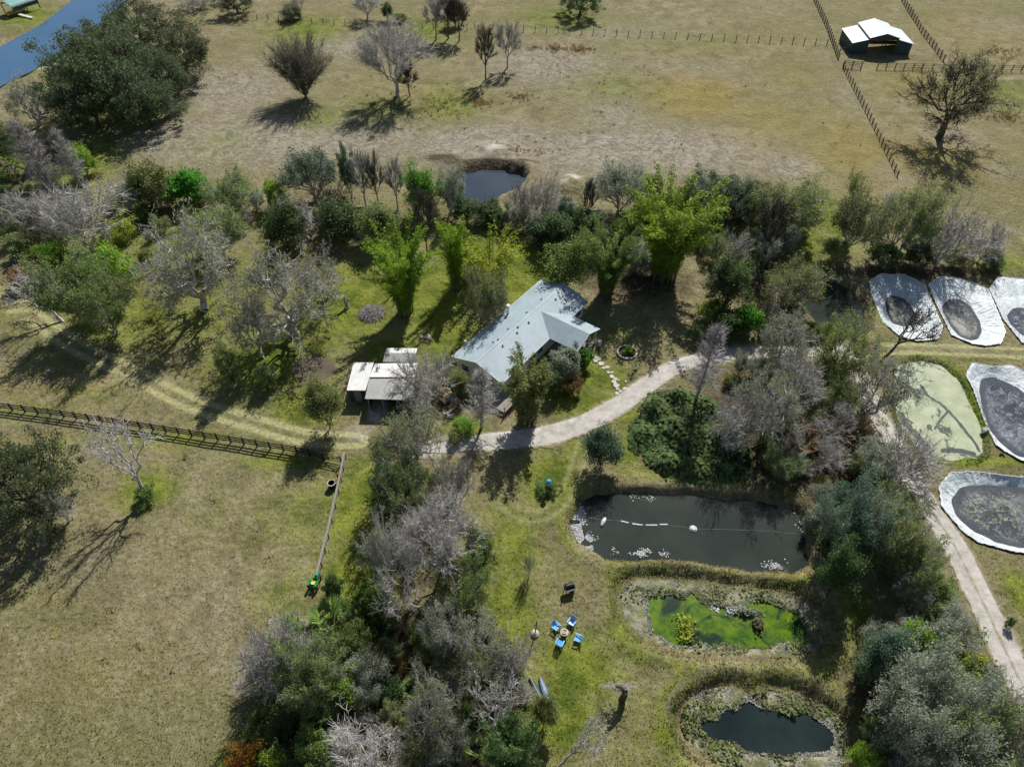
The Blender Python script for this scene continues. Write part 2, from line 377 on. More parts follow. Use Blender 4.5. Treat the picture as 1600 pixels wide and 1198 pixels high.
LINERS = [
 dict(o=[(1358, 440), (1376, 428.5), (1395, 430), (1413, 429.5), (1444, 445), (1473, 513), (1464, 531), (1434, 533.6), (1408, 528), (1379, 503.6), (1361, 459)],
      i=[(1388, 462), (1398, 457), (1416, 462), (1426, 474), (1436, 490), (1432, 500), (1414, 503), (1398, 499), (1389, 480)], m='sludge', lab='white pond liner nearest the shaded pond, a bare tree in front'),
 dict(o=[(1450.5, 444), (1470, 433), (1500, 436), (1543, 451.6), (1570.7, 519), (1563.4, 537.7), (1540, 541), (1518.7, 537.7), (1487, 524.7), (1460, 470)],
      i=[(1476, 474), (1486, 464), (1503, 463), (1519, 473), (1533, 496), (1536, 511), (1530, 522), (1518, 525), (1503, 519), (1489, 503), (1478, 483)], m='sludge', lab='white pond liner in the middle of the row of three'),
 dict(o=[(1545.6, 451.6), (1559.4, 433), (1580, 435), (1608, 437.8), (1632, 451), (1663, 519), (1649, 538), (1616, 541), (1596.7, 536), (1567.5, 499.5)],
      i=[(1578, 488), (1588, 477), (1602, 476), (1618, 486), (1630, 505), (1628, 520), (1614, 523), (1598, 514), (1583, 500)], m='sludge_blue', lab='white pond liner cut by the frame edge, third of the upper row'),
 dict(o=[(1509, 586), (1519.6, 567), (1551, 573.5), (1581, 571), (1612, 588), (1665, 640), (1672, 690), (1640, 722), (1610, 724), (1593, 719), (1557, 697.5), (1539, 662), (1521, 610)],
      i=[(1538, 588), (1555, 583), (1590, 599), (1612, 616), (1640, 655), (1642, 690), (1615, 708), (1593, 706), (1572, 688), (1551, 665), (1539, 632), (1536, 606)], m='sludge_blue', lab='pale pond liner with dark blue-grey water beside the duckweed pond'),
 dict(o=[(1467, 760), (1485, 739), (1523, 737), (1584, 745), (1640, 746), (1685, 790), (1685, 840), (1640, 868), (1583, 862), (1527, 847), (1504, 831), (1471, 792)],
      i=[(1493, 775), (1509, 757), (1547, 753), (1600, 756), (1650, 776), (1660, 810), (1625, 846), (1600, 850), (1560, 840), (1527, 823), (1500, 800)], m='sludge_green', lab='pale blue pond liner by the sandy lane, lowest of the five'),
]
WZ = {k: -d['d'] * .72 for k, d in PONDS.items()}
INNER = dict(algae=poly([(1013, 940), (1030, 934), (1080, 934), (1102, 946), (1155, 955), (1170, 942), (1200, 948), (1240, 962), (1258, 985), (1250, 1000), (1200, 1010), (1130, 1008), (1060, 1005), (1020, 992), (1018, 965)], WZ['algae']),
 lower=poly([(1090, 1130), (1115, 1121), (1150, 1110), (1175, 1098), (1220, 1110), (1240, 1127), (1260, 1112), (1290, 1135), (1299, 1160), (1280, 1178), (1230, 1180), (1180, 1172), (1140, 1156), (1105, 1146)], WZ['lower']))
def sdist(P, poly):
    "signed distance (negative inside) of points P to a closed polygon"
    d = np.full(len(P), 1e9); inside = np.zeros(len(P), bool); n = len(poly)
    for i in range(n):
        a = poly[i]; b = poly[(i + 1) % n]; e = b - a; w = P - a
        t = np.clip((w @ e) / max(e @ e, 1e-9), 0, 1); q = w - t[:, None] * e
        d = np.minimum(d, np.einsum('ij,ij->i', q, q))
        c = ((a[1] > P[:, 1]) != (b[1] > P[:, 1]))
        with np.errstate(divide='ignore', invalid='ignore'):
            xi = (b[0] - a[0]) * (P[:, 1] - a[1]) / (b[1] - a[1] + 1e-12) + a[0]
        inside ^= c & (P[:, 0] < xi)
    d = np.sqrt(d); return np.where(inside, -d, d)
def pline(P, pts, close=False):
    d = np.full(len(P), 1e9)
    for a, b in zip(pts[:-1], pts[1:]):
        e = b - a; w = P - a; t = np.clip((w @ e) / max(e @ e, 1e-9), 0, 1); q = w - t[:, None] * e
        d = np.minimum(d, np.einsum('ij,ij->i', q, q))
    return np.sqrt(d)
def smooth_line(pts, k=8):
    "catmull-rom through plan points"
    P = np.vstack([2 * pts[0] - pts[1], pts, 2 * pts[-1] - pts[-2]]); out = []
    for i in range(1, len(P) - 2):
        for t in np.linspace(0, 1, k, endpoint=False):
            a, b, c, d = P[i - 1:i + 3]
            out.append(.5 * ((2 * b) + (-a + c) * t + (2 * a - 5 * b + 4 * c - d) * t * t + (-a + 3 * b - 3 * c + d) * t ** 3))
    out.append(pts[-1]); return np.array(out)
def vnoise(P, scale, seed):
    "cheap smooth value noise"
    r = np.random.RandomState(seed); G = r.rand(64, 64); q = P * scale; i = np.floor(q).astype(int); f = q - i; f = f * f * (3 - 2 * f)
    g = lambda x, y: G[x % 64, y % 64]
    a = g(i[:, 0], i[:, 1]) * (1 - f[:, 0]) + g(i[:, 0] + 1, i[:, 1]) * f[:, 0]
    b = g(i[:, 0], i[:, 1] + 1) * (1 - f[:, 0]) + g(i[:, 0] + 1, i[:, 1] + 1) * f[:, 0]
    return a * (1 - f[:, 1]) + b * f[:, 1]

DRIVE = smooth_line(poly([(648, 702), (690, 699), (760, 690), (840, 682), (905, 664), (955, 640), (1000, 610), (1045, 578), (1090, 562), (1150, 552), (1250, 549), (1330, 548)]))
LANE_TOP = smooth_line(poly([(1330, 548), (1420, 544), (1500, 547), (1640, 553), (1800, 560)]))
LANE = smooth_line(poly([(1330, 548), (1350, 600), (1368, 640), (1395, 690), (1425, 745), (1450, 790), (1490, 850), (1530, 930), (1556, 985), (1595, 1065), (1640, 1140), (1700, 1230)]))
FIELD_TRACK = smooth_line(poly([(800, 240), (900, 233), (985, 203), (1060, 172), (1140, 158), (1220, 132), (1300, 96)]))
TRACK = smooth_line(poly([(-60, 440), (0, 462), (60, 500), (110, 535), (200, 580), (300, 630), (400, 662), (480, 683), (560, 688)]))
LOOP = smooth_line(poly([(916, 688), (903, 725), (888, 765), (868, 792), (840, 805), (808, 800), (786, 778), (776, 750), (770, 725), (757, 704)]))

# zones: (px, py, rx, ry, strength)
GREEN = [(430, 800, 70, 90, .40), (300, 735, 120, 40, .22), (180, 690, 150, 14, .45), (350, 900, 90, 70, .14), (430, 1000, 50, 70, .32), (60, 730, 60, 20, .35), (700, 160, 60, 35, .6), (480, 45, 70, 22, .7), (650, 50, 60, 22, .8), (880, 30, 70, 22, .6), (500, 185, 50, 25, .55), (590, 175, 70, 30, .45), (960, 130, 70, 25, .4), (1050, 60, 120, 30, .3),
 (130, 250, 70, 60, .7), (200, 170, 90, 40, .5), (350, 220, 90, 30, .35), (60, 330, 110, 60, .7), (200, 345, 70, 40, .9), (270, 380, 80, 40, .7), (30, 460, 80, 50, .55), (200, 500, 150, 60, .65), (120, 560, 120, 30, .4),
 (350, 470, 90, 80, .6), (430, 560, 110, 60, .75), (540, 470, 90, 70, .95), (620, 560, 60, 50, .9), (680, 470, 60, 70, 1.0), (760, 400, 90, 50, .8), (820, 425, 55, 45, 1.3), (700, 520, 60, 60, .8), (470, 640, 60, 40, .8), (330, 640, 60, 20, .5),
 (260, 685, 160, 18, .6), (450, 720, 90, 18, .7), (230, 765, 50, 35, .9), (480, 800, 60, 70, .55), (560, 790, 60, 90, .9), (560, 890, 70, 60, .9), (440, 930, 60, 60, .5), (560, 920, 60, 40, .9),
 (930, 590, 60, 40, .8), (950, 640, 60, 30, 1.0), (1000, 520, 80, 40, .35), (900, 620, 60, 40, .8), (730, 670, 40, 18, .8), (860, 750, 50, 50, .9), (900, 700, 40, 30, .6), (1000, 730, 50, 25, .6), (980, 705, 30, 30, .9),
 (800, 850, 50, 70, .75), (790, 960, 60, 90, .8), (880, 900, 40, 50, .3), (900, 1040, 70, 60, .95), (880, 1120, 60, 60, 1.0), (960, 900, 30, 50, .5), (975, 990, 30, 60, .7), (1040, 1150, 30, 50, .7), (1000, 1100, 60, 80, .35), (1000, 1190, 90, 40, .4),
 (1340, 960, 40, 60, .7), (1300, 1030, 50, 40, .5), (1200, 1060, 90, 20, .45), (1100, 890, 140, 18, .35), (1240, 375, 60, 40, .9), (1300, 340, 40, 50, .8), (1190, 330, 60, 30, .6), (1570, 410, 60, 20, .7), (1480, 560, 140, 18, .4), (1500, 720, 120, 10, .9),
 (1510, 620, 24, 50, 1.1), (1500, 590, 20, 30, .8), (1600, 930, 25, 40, 1.0), (1540, 400, 60, 22, .6), (1250, 650, 60, 40, .4), (1560, 140, 60, 30, .5), (1590, 130, 60, 14, .4), (620, 370, 60, 30, .8), (50, 100, 30, 20, .8), (40, 25, 40, 18, .8), (380, 1185, 40, 30, .9), (420, 1080, 25, 90, .5),
 (120, 980, 120, 30, .15), (330, 800, 50, 60, .35), (200, 1080, 160, 60, .1), (60, 640, 100, 20, .35), (160, 620, 150, 30, .35), (1380, 745, 40, 10, .4)]
GOLD = [(1090, 150, 90, 40, 1.0), (1200, 190, 120, 60, .7), (1330, 230, 120, 80, .8), (1460, 240, 120, 60, .7), (1420, 130, 90, 40, .7), (1540, 60, 120, 60, .6), (1240, 120, 60, 30, .6), (600, 125, 60, 22, .5), (100, 600, 200, 60, .5), (300, 590, 100, 40, .4), (1150, 60, 200, 40, .4), (60, 935, 140, 30, .5), (150, 1050, 250, 150, .4), (60, 700, 150, 40, .45), (1080, 1050, 120, 30, .4), (1200, 900, 120, 20, .5), (420, 850, 60, 90, .25), (560, 840, 30, 60, .3), (1340, 1010, 40, 30, .5)]
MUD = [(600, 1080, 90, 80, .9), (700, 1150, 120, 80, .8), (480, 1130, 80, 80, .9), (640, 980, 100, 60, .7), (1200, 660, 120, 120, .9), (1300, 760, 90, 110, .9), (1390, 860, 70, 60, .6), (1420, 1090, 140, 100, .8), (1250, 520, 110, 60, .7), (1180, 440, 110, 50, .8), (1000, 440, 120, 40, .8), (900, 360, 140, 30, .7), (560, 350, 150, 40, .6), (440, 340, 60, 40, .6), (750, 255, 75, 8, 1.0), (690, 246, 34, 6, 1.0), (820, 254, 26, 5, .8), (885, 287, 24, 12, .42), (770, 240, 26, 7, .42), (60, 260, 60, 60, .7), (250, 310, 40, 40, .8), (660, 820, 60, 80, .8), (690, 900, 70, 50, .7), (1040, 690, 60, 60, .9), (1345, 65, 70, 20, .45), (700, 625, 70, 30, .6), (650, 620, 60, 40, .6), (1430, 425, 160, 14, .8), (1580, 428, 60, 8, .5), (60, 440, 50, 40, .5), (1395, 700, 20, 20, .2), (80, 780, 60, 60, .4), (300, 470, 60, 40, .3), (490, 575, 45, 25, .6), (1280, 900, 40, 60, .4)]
SAND = [(890, 905, 35, 28, .35), (900, 870, 30, 25, .2), (870, 640, 40, 25, .35), (780, 425, 30, 10, .2), (845, 460, 25, 12, .3), (560, 675, 40, 24, .55), (590, 640, 18, 24, .9), (770, 735, 26, 35, .35), (780, 790, 50, 26, .35), (1460, 650, 110, 100, .28), (1540, 800, 120, 90, .28), (1450, 480, 120, 60, .3), (1550, 900, 60, 70, .33), (1345, 92, 50, 8, .4), (1240, 93, 130, 7, .4), (1570, 122, 70, 7, .5), (1280, 560, 50, 12, .6), (1240, 540, 50, 14, .4), (775, 232, 22, 6, .85), (895, 279, 16, 8, .85), (765, 240, 14, 4, .7), (880, 292, 12, 6, .7), (930, 85, 110, 8, .35), (720, 560, 10, 10, .2), (870, 655, 40, 12, .3), (970, 740, 40, 15, .25), (0, 15, 60, 20, .4), (74, 101, 26, 9, .95), (100, 84, 20, 8, .8), (1090, 520, 26, 16, .25), (735, 430, 10, 20, .1)]
DUST = [(420, 215, 330, 45, 1.0), (330, 140, 160, 50, .8), (750, 225, 140, 40, 1.0), (1000, 235, 260, 45, 1.0), (860, 100, 120, 40, .8), (1100, 110, 120, 20, .5), (1330, 160, 40, 60, .5), (1480, 215, 60, 24, .9), (1390, 270, 40, 30, .8), (1240, 260, 60, 30, .9), (960, 180, 80, 40, .7), (560, 70, 160, 30, .7), (980, 50, 180, 20, .6), (300, 780, 160, 120, .3), (340, 980, 120, 120, .35), (150, 880, 100, 60, .3), (250, 1120, 200, 80, .3), (1570, 40, 60, 20, .6), (1560, 265, 40, 20, .7)]
def zone(P, rows):
    out = np.zeros(len(P))
    for px, py, rx, ry, s in rows:
        c = U(px, py); ex = abs(U(px + rx, py)[0] - c[0]); ey = abs(U(px, py - ry)[1] - U(px, py + ry)[1]) / 2
        q = ((P[:, 0] - c[0]) / ex) ** 2 + ((P[:, 1] - c[1]) / ey) ** 2
        out = np.maximum(out, s * np.exp(-q * .8))
    return out
MOUNDS = [(771, 236, .8, 3.6), (886, 291, 1.8, 3.9), (700, 254, .8, 3.0), (815, 256, .7, 3.2)]
PIT = {}
for k, d in PONDS.items(): PIT[k] = poly(d['p'])
LIN_O = [poly(l['o']) for l in LINERS]; LIN_I = [poly(l['i']) for l in LINERS]
def ground_z(P):
    z = -.05 * vnoise(P, .45, 3) - .06 * vnoise(P, .11, 4)
    for k, d in PONDS.items():
        pl = PIT[k]; lo = pl.min(0) - 6; hi = pl.max(0) + 6
        m = np.where(((P > lo) & (P < hi)).all(1))[0]
        if not len(m): continue
        s = sdist(P[m], pl) + .55 * min(d['b'], 1.2) * (vnoise(P[m], .6, 5) - .5)
        t = np.clip((d['b'] - s) / d['b'], 0, 1.6); t = np.where(t < 1, t * t * (3 - 2 * t), 1 + (t - 1) * .6)
        fl = t * d['d'] * 1.05
        if k in INNER: q = sdist(P[m], INNER[k]) + 1.0 * (vnoise(P[m], .9, 61) - .5); fl = np.where(q > .25, np.minimum(fl, -WZ[k] - .05 - .12 * vnoise(P[m], 1.2, 62)), fl)
        z[m] = np.minimum(z[m], z[m] * (t <= 0) - fl)
        lip = np.exp(-((s - d['b'] - .9) / .9) ** 2) * min(.3, d['d'] * .25); z[m] += lip * (k not in ('duck', 'puddle', 'canal'))
    for l in LIN_O:
        lo = l.min(0) - 4; hi = l.max(0) + 4; m = np.where(((P > lo) & (P < hi)).all(1))[0]
        if len(m):
            s = sdist(P[m], l); z[m] -= np.clip((-s - .1) / 1.6, 0, 1) * 1.7
    for px, py, h, r in MOUNDS:
        c = U(px, py)[:2]; q = ((P - c) ** 2).sum(1) / r ** 2
        z += h * np.exp(-q * 1.8) * (.7 + .6 * vnoise(P, .8, 9)) * (q < 6)
    return z
def zones(P):
    du = zone(P, DUST); gr, go, mu, sa = zone(P, GREEN), zone(P, GOLD), zone(P, MUD), zone(P, SAND)
    for ln, w, a in ((DRIVE, 2.6, .75), (LANE, 2.6, .75), (LANE_TOP, 2.2, .42), (LOOP, 1.5, .36)):
        sa = np.maximum(sa, a * np.clip(1.25 - pline(P, ln) / w, 0, 1))
    tr = pline(P, TRACK); pa = np.exp(-((tr - .95) / .55) ** 2) * .95; lp = pline(P, LOOP); pa = np.maximum(pa, .42 * np.exp(-((lp - .8) / .6) ** 2)); lt = pline(P, LANE_TOP); pa = np.maximum(pa, .9 * np.exp(-((lt - .9) / .45) ** 2)); gr = np.where(tr < 1.9, gr * .5, gr)
    ft = pline(P, FIELD_TRACK); mu = np.maximum(mu, .36 * np.exp(-((ft - .7) / .6) ** 2)); ma = np.zeros(len(P))
    for k, d in PONDS.items():
        if k in ('duck', 'canal', 'puddle'): continue
        s = sdist(P, PIT[k]); mu = np.maximum(mu, (.46 if k != 'far' else .8) * (s < d['b'] * .9)); gr = np.maximum(gr, .62 * np.exp(-((s - d['b'] - 1.0) / .6) ** 2) * (k != 'far') * (vnoise(P, .2, 12) > .4))
        if k in INNER: m = s < -.25; ma[m] = 1.0; mu[m] = 0
    sa = np.where(sdist(P, PIT['main']) < 1, 0, sa)
    return dict(green=gr, gold=go, mud=mu, sand=sa, pale=pa, marsh=ma, dust=du)

xs = np.concatenate([[-4000, -2000, -1000, -600, -400], np.arange(-300, -76, 3.), np.arange(-75, 80, .45), np.arange(80.5, 300, 3.), [320, 400, 600, 1000, 2000, 4000]])
ys = np.concatenate([[-3000, -1000, -300, -100, -40, -10, 5], np.arange(14, 122, .45), np.arange(122.5, 250, 1.3), [255, 265, 280, 300, 340, 400, 500, 700, 1000, 2000, 4500]])
gx, gy = np.meshgrid(xs, ys); GP = np.stack([gx.ravel(), gy.ravel()], 1)
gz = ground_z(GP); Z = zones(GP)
nx, ny = len(xs), len(ys)
ii = (np.arange(ny - 1)[:, None] * nx + np.arange(nx - 1)[None]).ravel()
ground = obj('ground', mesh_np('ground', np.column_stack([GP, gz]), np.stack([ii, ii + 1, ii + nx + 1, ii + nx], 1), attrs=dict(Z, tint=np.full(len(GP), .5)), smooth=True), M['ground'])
tag(ground, kind='structure')

def strip(name, line, w, m, z=.02, jit=.5, seed=0, mid=.1):
    rng = np.random.RandomState(seed); seg = np.linalg.norm(np.diff(line, axis=0), axis=1); L = np.concatenate([[0], np.cumsum(seg)])
    s = np.arange(0, L[-1], .35); c = np.stack([np.interp(s, L, line[:, k]) for k in (0, 1)], 1)
    d = np.gradient(c, axis=0); d /= np.linalg.norm(d, axis=1)[:, None]; n = np.stack([-d[:, 1], d[:, 0]], 1)
    ww = w if hasattr(w, '__len__') else [w, w]; W = np.interp(s, np.linspace(0, L[-1], len(ww)), ww)
    V = []; E = []; cols = (-1, -.8, -.4, 0, .4, .8, 1)
    for u in cols:
        off = u * W / 2 + (jit * (rng.rand(len(s)) - .5) + jit * 2 * (vnoise(np.stack([s, s * 0 + u], 1), .5, seed + 3) - .5)) * (abs(u) > .9)
        V.append(np.column_stack([c + n * off[:, None], np.full(len(s), z) - (.03 if abs(u) == 1 else 0)])); E.append(np.full(len(s), 1.0 if abs(u) == 1 else (.42 if abs(u) == .8 else mid if u == 0 else 0.0)))
    N = len(s); V = np.concatenate(V); Q = [(k * N + i, k * N + i + 1, (k + 1) * N + i + 1, (k + 1) * N + i) for k in range(len(cols) - 1) for i in range(N - 1)]
    o = obj(name, mesh_np(name, V, np.array(Q)[:, ::-1], attrs=dict(edge=np.concatenate(E))), m); return tag(o, kind='structure')
strip('driveway', DRIVE, [1.0, 3.4, 3.6, 3.4, 3.0, 2.7, 2.7, 2.4], M['drive'], .022, seed=1)
strip('sandy_lane', LANE, [2.6, 2.8, 3.0, 3.4, 3.6, 3.4], M['drive'], .03, seed=2, mid=.62)

def water(name, key, m, dz=0.0):
    pl = PIT[key]; c = pl.mean(0); d = PONDS[key]
    seg = []
    for a, b in zip(pl, np.roll(pl, -1, 0)):
        for t in np.linspace(0, 1, 4, endpoint=False): seg.append(a + (b - a) * t)
    seg = np.array(seg); sd = seg - c; r = np.linalg.norm(sd, axis=1)[:, None]; seg = seg + sd / r * min(.75 * d['b'], .9)
    V = np.vstack([np.column_stack([seg, np.full(len(seg), -d['d'] * .72 + dz)]), [[c[0], c[1], -d['d'] * .72 + dz]]]); n = len(seg)
    if key == 'canal':
        me = bpy.data.meshes.new(name); me.from_pydata([tuple(map(float, (x, y, -d['d'] * .72))) for x, y in pl], [], [tuple(range(len(pl)))]); me.update()
    else: me = mesh_np(name, V, None, [(i, (i + 1) % n, n) for i in range(n)])
    return tag(obj(name, me, m), kind='structure')
def duckweed_pond():
    pl = PIT['duck']; lo, hi = pl.min(0) - 1, pl.max(0) + 1; gx_ = np.arange(lo[0], hi[0], .3); gy_ = np.arange(lo[1], hi[1], .3); X, Y = np.meshgrid(gx_, gy_); P = np.stack([X.ravel(), Y.ravel()], 1); w = len(gx_)
    cr = np.zeros(len(P))
    for pts, wd in (([(1440, 600), (1452, 617), (1470, 628), (1483, 640), (1497, 655), (1510, 672), (1525, 690), (1531, 702)], .26), ([(1408, 645), (1418, 662), (1430, 674), (1442, 688), (1454, 700)], .6), ([(1475, 702), (1500, 702), (1522, 707)], .5), ([(1483, 640), (1470, 655), (1462, 668)], .18)):
        cr = np.maximum(cr, .95 * np.exp(-(pline(P, smooth_line(poly(pts))) / wd) ** 2))
    i = (np.arange(len(gy_) - 1)[:, None] * w + np.arange(w - 1)[None]).ravel(); k = sdist(P[i], pl) < .55; i = i[k]
    tag(obj('duckweed_pond_water', mesh_np('duckweed_pond_water', np.column_stack([P, np.full(len(P), WZ['duck'])]), np.stack([i, i + 1, i + w + 1, i + w], 1), attrs=dict(crack=cr)), M['duckweed']), kind='structure')
water('pond_water', 'main', M['pond_dark']); water('algae_pond_water', 'algae', M['algae_water']); water('lower_pond_water', 'lower', M['pond_deep'])
water('far_pond_water', 'far', M['pond_far']); water('shaded_pond_water', 'shaded', M['pond_dark']); duckweed_pond()
water('canal_water', 'canal', M['canal']); water('puddle_water', 'puddle', M['puddle'])

# ------------------------------------------------------------------ pond liners
def resample(P, n, c):
    "outline points at n even directions round c"
    out = []; th0 = np.linspace(0, 2 * math.pi, n, endpoint=False)
    for th in th0:
        d = np.array([math.cos(th), math.sin(th)]); best = 0
        for a, b in zip(P, np.roll(P, -1, 0)):
            e = b - a; den = d[0] * (-e[1]) + d[1] * e[0]
            if abs(den) < 1e-9: continue
            w = a - c; t = (w[0] * (-e[1]) + w[1] * e[0]) / den; s = (d[0] * w[1] - d[1] * w[0]) / den
            if t > 0 and -1e-6 <= s <= 1 + 1e-6: best = max(best, t)
        out.append(c + d * best)
    return np.array(out)
for li, l in enumerate(LINERS):
    rng = np.random.RandomState(40 + li); c = LIN_I[li].mean(0); n = 144
    O = resample(LIN_O[li], n, c); I = resample(LIN_I[li], n, c); I = np.array([(I[k - 2] + I[k - 1] * 2 + I[k] * 3 + I[(k + 1) % n] * 2 + I[(k + 2) % n]) / 9 for k in range(n)])
    o3 = UV(*l['o'][0]); root = thing('pond_liner', l['lab'], 'pond liner', (float(c[0]), float(c[1]), 0), group='plastic pond liners')
    fr = np.concatenate([np.linspace(0, .12, 3), np.linspace(.2, 1, 16)]); V = []; S = []
    ph = rng.rand(8) * 6.28; th = np.arange(n) * 2 * math.pi / n
    w = sum(np.sin(th * f + p) for f, p in zip((9, 14, 21, 31, 38, 47, 55, 12), ph)) / 3.2
    wid = np.linalg.norm(O - I, axis=1)
    for f in fr:
        p = O + (I - O) * f - c; amp = .03 * math.sin(min(1, f * 1.1) * math.pi) * (w + .10 * rng.randn(n)) + .09 * (vnoise(p, .55, 50 + li) - .5) * min(1, f * 5) + .05 * (vnoise(p, 1.6, 55 + li) - .5) * min(1, f * 5)
        zz = .10 - .92 * (np.clip((f - .08) / .92, 0, 1)) ** .9 + amp
        V.append(np.column_stack([p, zz])); S.append(np.clip(.34 + .14 * w + .9 * (vnoise(p, .5, 57 + li) - .4), 0, 1) * (f > .05))
    V = np.concatenate(V); k = len(fr)
    Q = [(a * n + i, a * n + (i + 1) % n, (a + 1) * n + (i + 1) % n, (a + 1) * n + i) for a in range(k - 1) for i in range(n)]
    obj('liner_sheet', mesh_np('liner_sheet', V, Q, attrs=dict(streak=np.concatenate(S)), smooth=True), M['liner'], root)
    rim = MB().tube([(O[i % n][0] - c[0] + .05 * math.sin(i * 1.7), O[i % n][1] - c[1] + .05 * math.cos(i * 2.3), .11 + .03 * math.sin(i * .9)) for i in range(n + 1)], .07, 5, False); rim.build('rim', M['white_metal'], root)
    R = [1.06, .7, .35]; V = [np.column_stack([(I - c) * r, np.full(n, -.74)]) for r in R]; V = np.vstack(V + [np.array([[0, 0, -.74]])])
    Q = [(a * n + i, a * n + (i + 1) % n, (a + 1) * n + (i + 1) % n, (a + 1) * n + i) for a in range(2) for i in range(n)]
    obj('sludge_water', mesh_np('sludge_water', V, Q, [(2 * n + i, 2 * n + (i + 1) % n, 3 * n) for i in range(n)], attrs=dict(rad=np.concatenate([np.full(n, 1.0), np.full(n, .6), np.full(n, .3), [0]]))), M[l['m']], root)

# ------------------------------------------------------------------ buildings
def wall_box(name, x0, x1, y0, y1, z0, z1, m, parent, t=.15):
    b = MB()
    b.box(((x0 + x1) / 2, y0 + t / 2, (z0 + z1) / 2), (x1 - x0, t, z1 - z0)); b.box(((x0 + x1) / 2, y1 - t / 2, (z0 + z1) / 2), (x1 - x0, t, z1 - z0))
    b.box((x0 + t / 2, (y0 + y1) / 2, (z0 + z1) / 2), (t, y1 - y0 - 2 * t, z1 - z0)); b.box((x1 - t / 2, (y0 + y1) / 2, (z0 + z1) / 2), (t, y1 - y0 - 2 * t, z1 - z0))
    return b.build(name, m, parent)
def window(parent, c, w, h, nrm, glass_m=None):
    "window facing nrm (2D, local), frame proud of the wall"
    a = math.atan2(nrm[1], nrm[0]); fr = MB(); d = Vector((nrm[0], nrm[1], 0)); s = Vector((-nrm[1], nrm[0], 0)); c = Vector(c)
    f = MB(); z = Vector((0, 0, 1))
    for q in (-1, 1): f.bar(c + s * q * w / 2 - z * h / 2, c + s * q * w / 2 + z * h / 2, .08, .10); f.bar(c - s * w / 2 + z * q * h / 2, c + s * w / 2 + z * q * h / 2, .10, .08)
    f.bar(c - s * w / 2, c + s * w / 2, .05, .05)
    o = f.build('window', M['white_paint'], parent)
    g = MB(); g.box(c - d * .01, (.03, w, h), a); g.build('pane', M['glass'], o); return o

EZ = 2.9
A = U(706, 557.2, EZ)[:2]; FL = U(784.3, 599.5, EZ)[:2]; BR = U(844.4, 438, EZ)[:2]
e1 = (BR - A); HL = float(np.linalg.norm(e1)); e1 /= HL; e2 = np.array([e1[1], -e1[0]]); HW = float(abs((FL - A) @ e2))
HROT = math.atan2(e1[1], e1[0])
house = thing('ranch_house', 'single storey ranch house under a pale blue-grey roof beside the driveway', 'house', (float(A[0]), float(A[1]), 0), HROT)
# local frame: x along the ridge, -y towards the front
def hl(px, py, z): q = U(px, py, z)[:2] - A; return float(q @ e1), -float(q @ e2)
RZ = 4.35
t_ = .14
W_ = -HW
wall_box('wall', .45, HL - .45, W_ + .5, -.5, 0, EZ - .12, M['white_paint'], house)
ym = W_ / 2
for x in (.45, HL - .6):
    b = MB(); b.add([(x, W_ + .5, EZ - .12), (x + .15, W_ + .5, EZ - .12), (x + .15, -.5, EZ - .12), (x, -.5, EZ - .12), (x, ym, RZ - .2), (x + .15, ym, RZ - .2)], [(0, 3, 4), (1, 5, 2), (0, 4, 5, 1), (3, 2, 5, 4), (0, 1, 2, 3)]); b.build('gable_wall', M['white_paint'], house)
xs0 = hl(896.7, 494.8, EZ)[0]; xs1 = hl(859.5, 528.9, EZ)[0]; wx0, wx1 = xs1, xs0
wy = (hl(937.1, 514.7, EZ)[1] + hl(901.2, 549.9, EZ)[1]) / 2; wxm = (wx0 + wx1) / 2; WZr = EZ + (RZ - EZ) * .82
roof = MB(); roof.slab([(0, 0, EZ), (HL, 0, EZ), (HL, ym, RZ), (0, ym, RZ)], t_); roof.slab([(0, ym, RZ), (HL, ym, RZ), (HL, W_, EZ), (0, W_, EZ)], t_)
ro = roof.build('roof', M['house_roof'], house)
ywr = ym + (W_ - ym) * (RZ - WZr) / (RZ - EZ) + .12
wing = MB(); L_ = .02
wing.add([(wx0, wy, EZ + L_), (wx0, W_ + .25, EZ + L_), (wxm, ywr, WZr + L_), (wxm, wy, WZr + L_), (wx1, wy, EZ + L_), (wx1, W_ + .25, EZ + L_),
          (wx0, wy, EZ - .12), (wxm, wy, WZr - .12), (wx1, wy, EZ - .12), (wx0, W_ + .25, EZ - .12), (wx1, W_ + .25, EZ - .12), (wxm, ywr - .3, WZr - .12)],
         [(0, 3, 2, 1), (4, 5, 2, 3), (0, 6, 7, 3), (3, 7, 8, 4), (0, 1, 9, 6), (4, 8, 10, 5), (6, 9, 11, 7), (8, 7, 11, 10)])
wing.build('porch_roof', M['house_roof'], house)
cap = MB(); cap.box((HL / 2, ym, RZ - .005), (HL - .1, .22, .03)); cap.build('ridge_cap', M['house_roof'], house)
fa = MB(); fa.box((HL / 2, .03, EZ - .07), (HL, .05, .2)); fa.box(((wx0) / 2, W_ - .03, EZ - .07), (wx0 - .1, .05, .2)); fa.box(((wx1 + HL) / 2 + .05, W_ - .03, EZ - .07), (HL - wx1 - .1, .05, .2))
fa.bar((-.03, 0, EZ - .05), (-.03, ym, RZ - .05), .05, .2); fa.bar((-.03, W_, EZ - .05), (-.03, ym, RZ - .05), .05, .2); fa.bar((HL + .03, 0, EZ - .05), (HL + .03, ym, RZ - .05), .05, .2); fa.bar((HL + .03, W_, EZ - .05), (HL + .03, ym, RZ - .05), .05, .2)
fa.bar((wx0 + .02, wy - .03, EZ - .03), (wxm, wy - .03, WZr - .03), .05, .2); fa.bar((wx1 - .02, wy - .03, EZ - .03), (wxm, wy - .03, WZr - .03), .05, .2); fa.build('fascia', M['white_paint'], house)
def roof_z(x, y): return EZ + (RZ - EZ) * (1 - abs(y - ym) / (HW / 2))
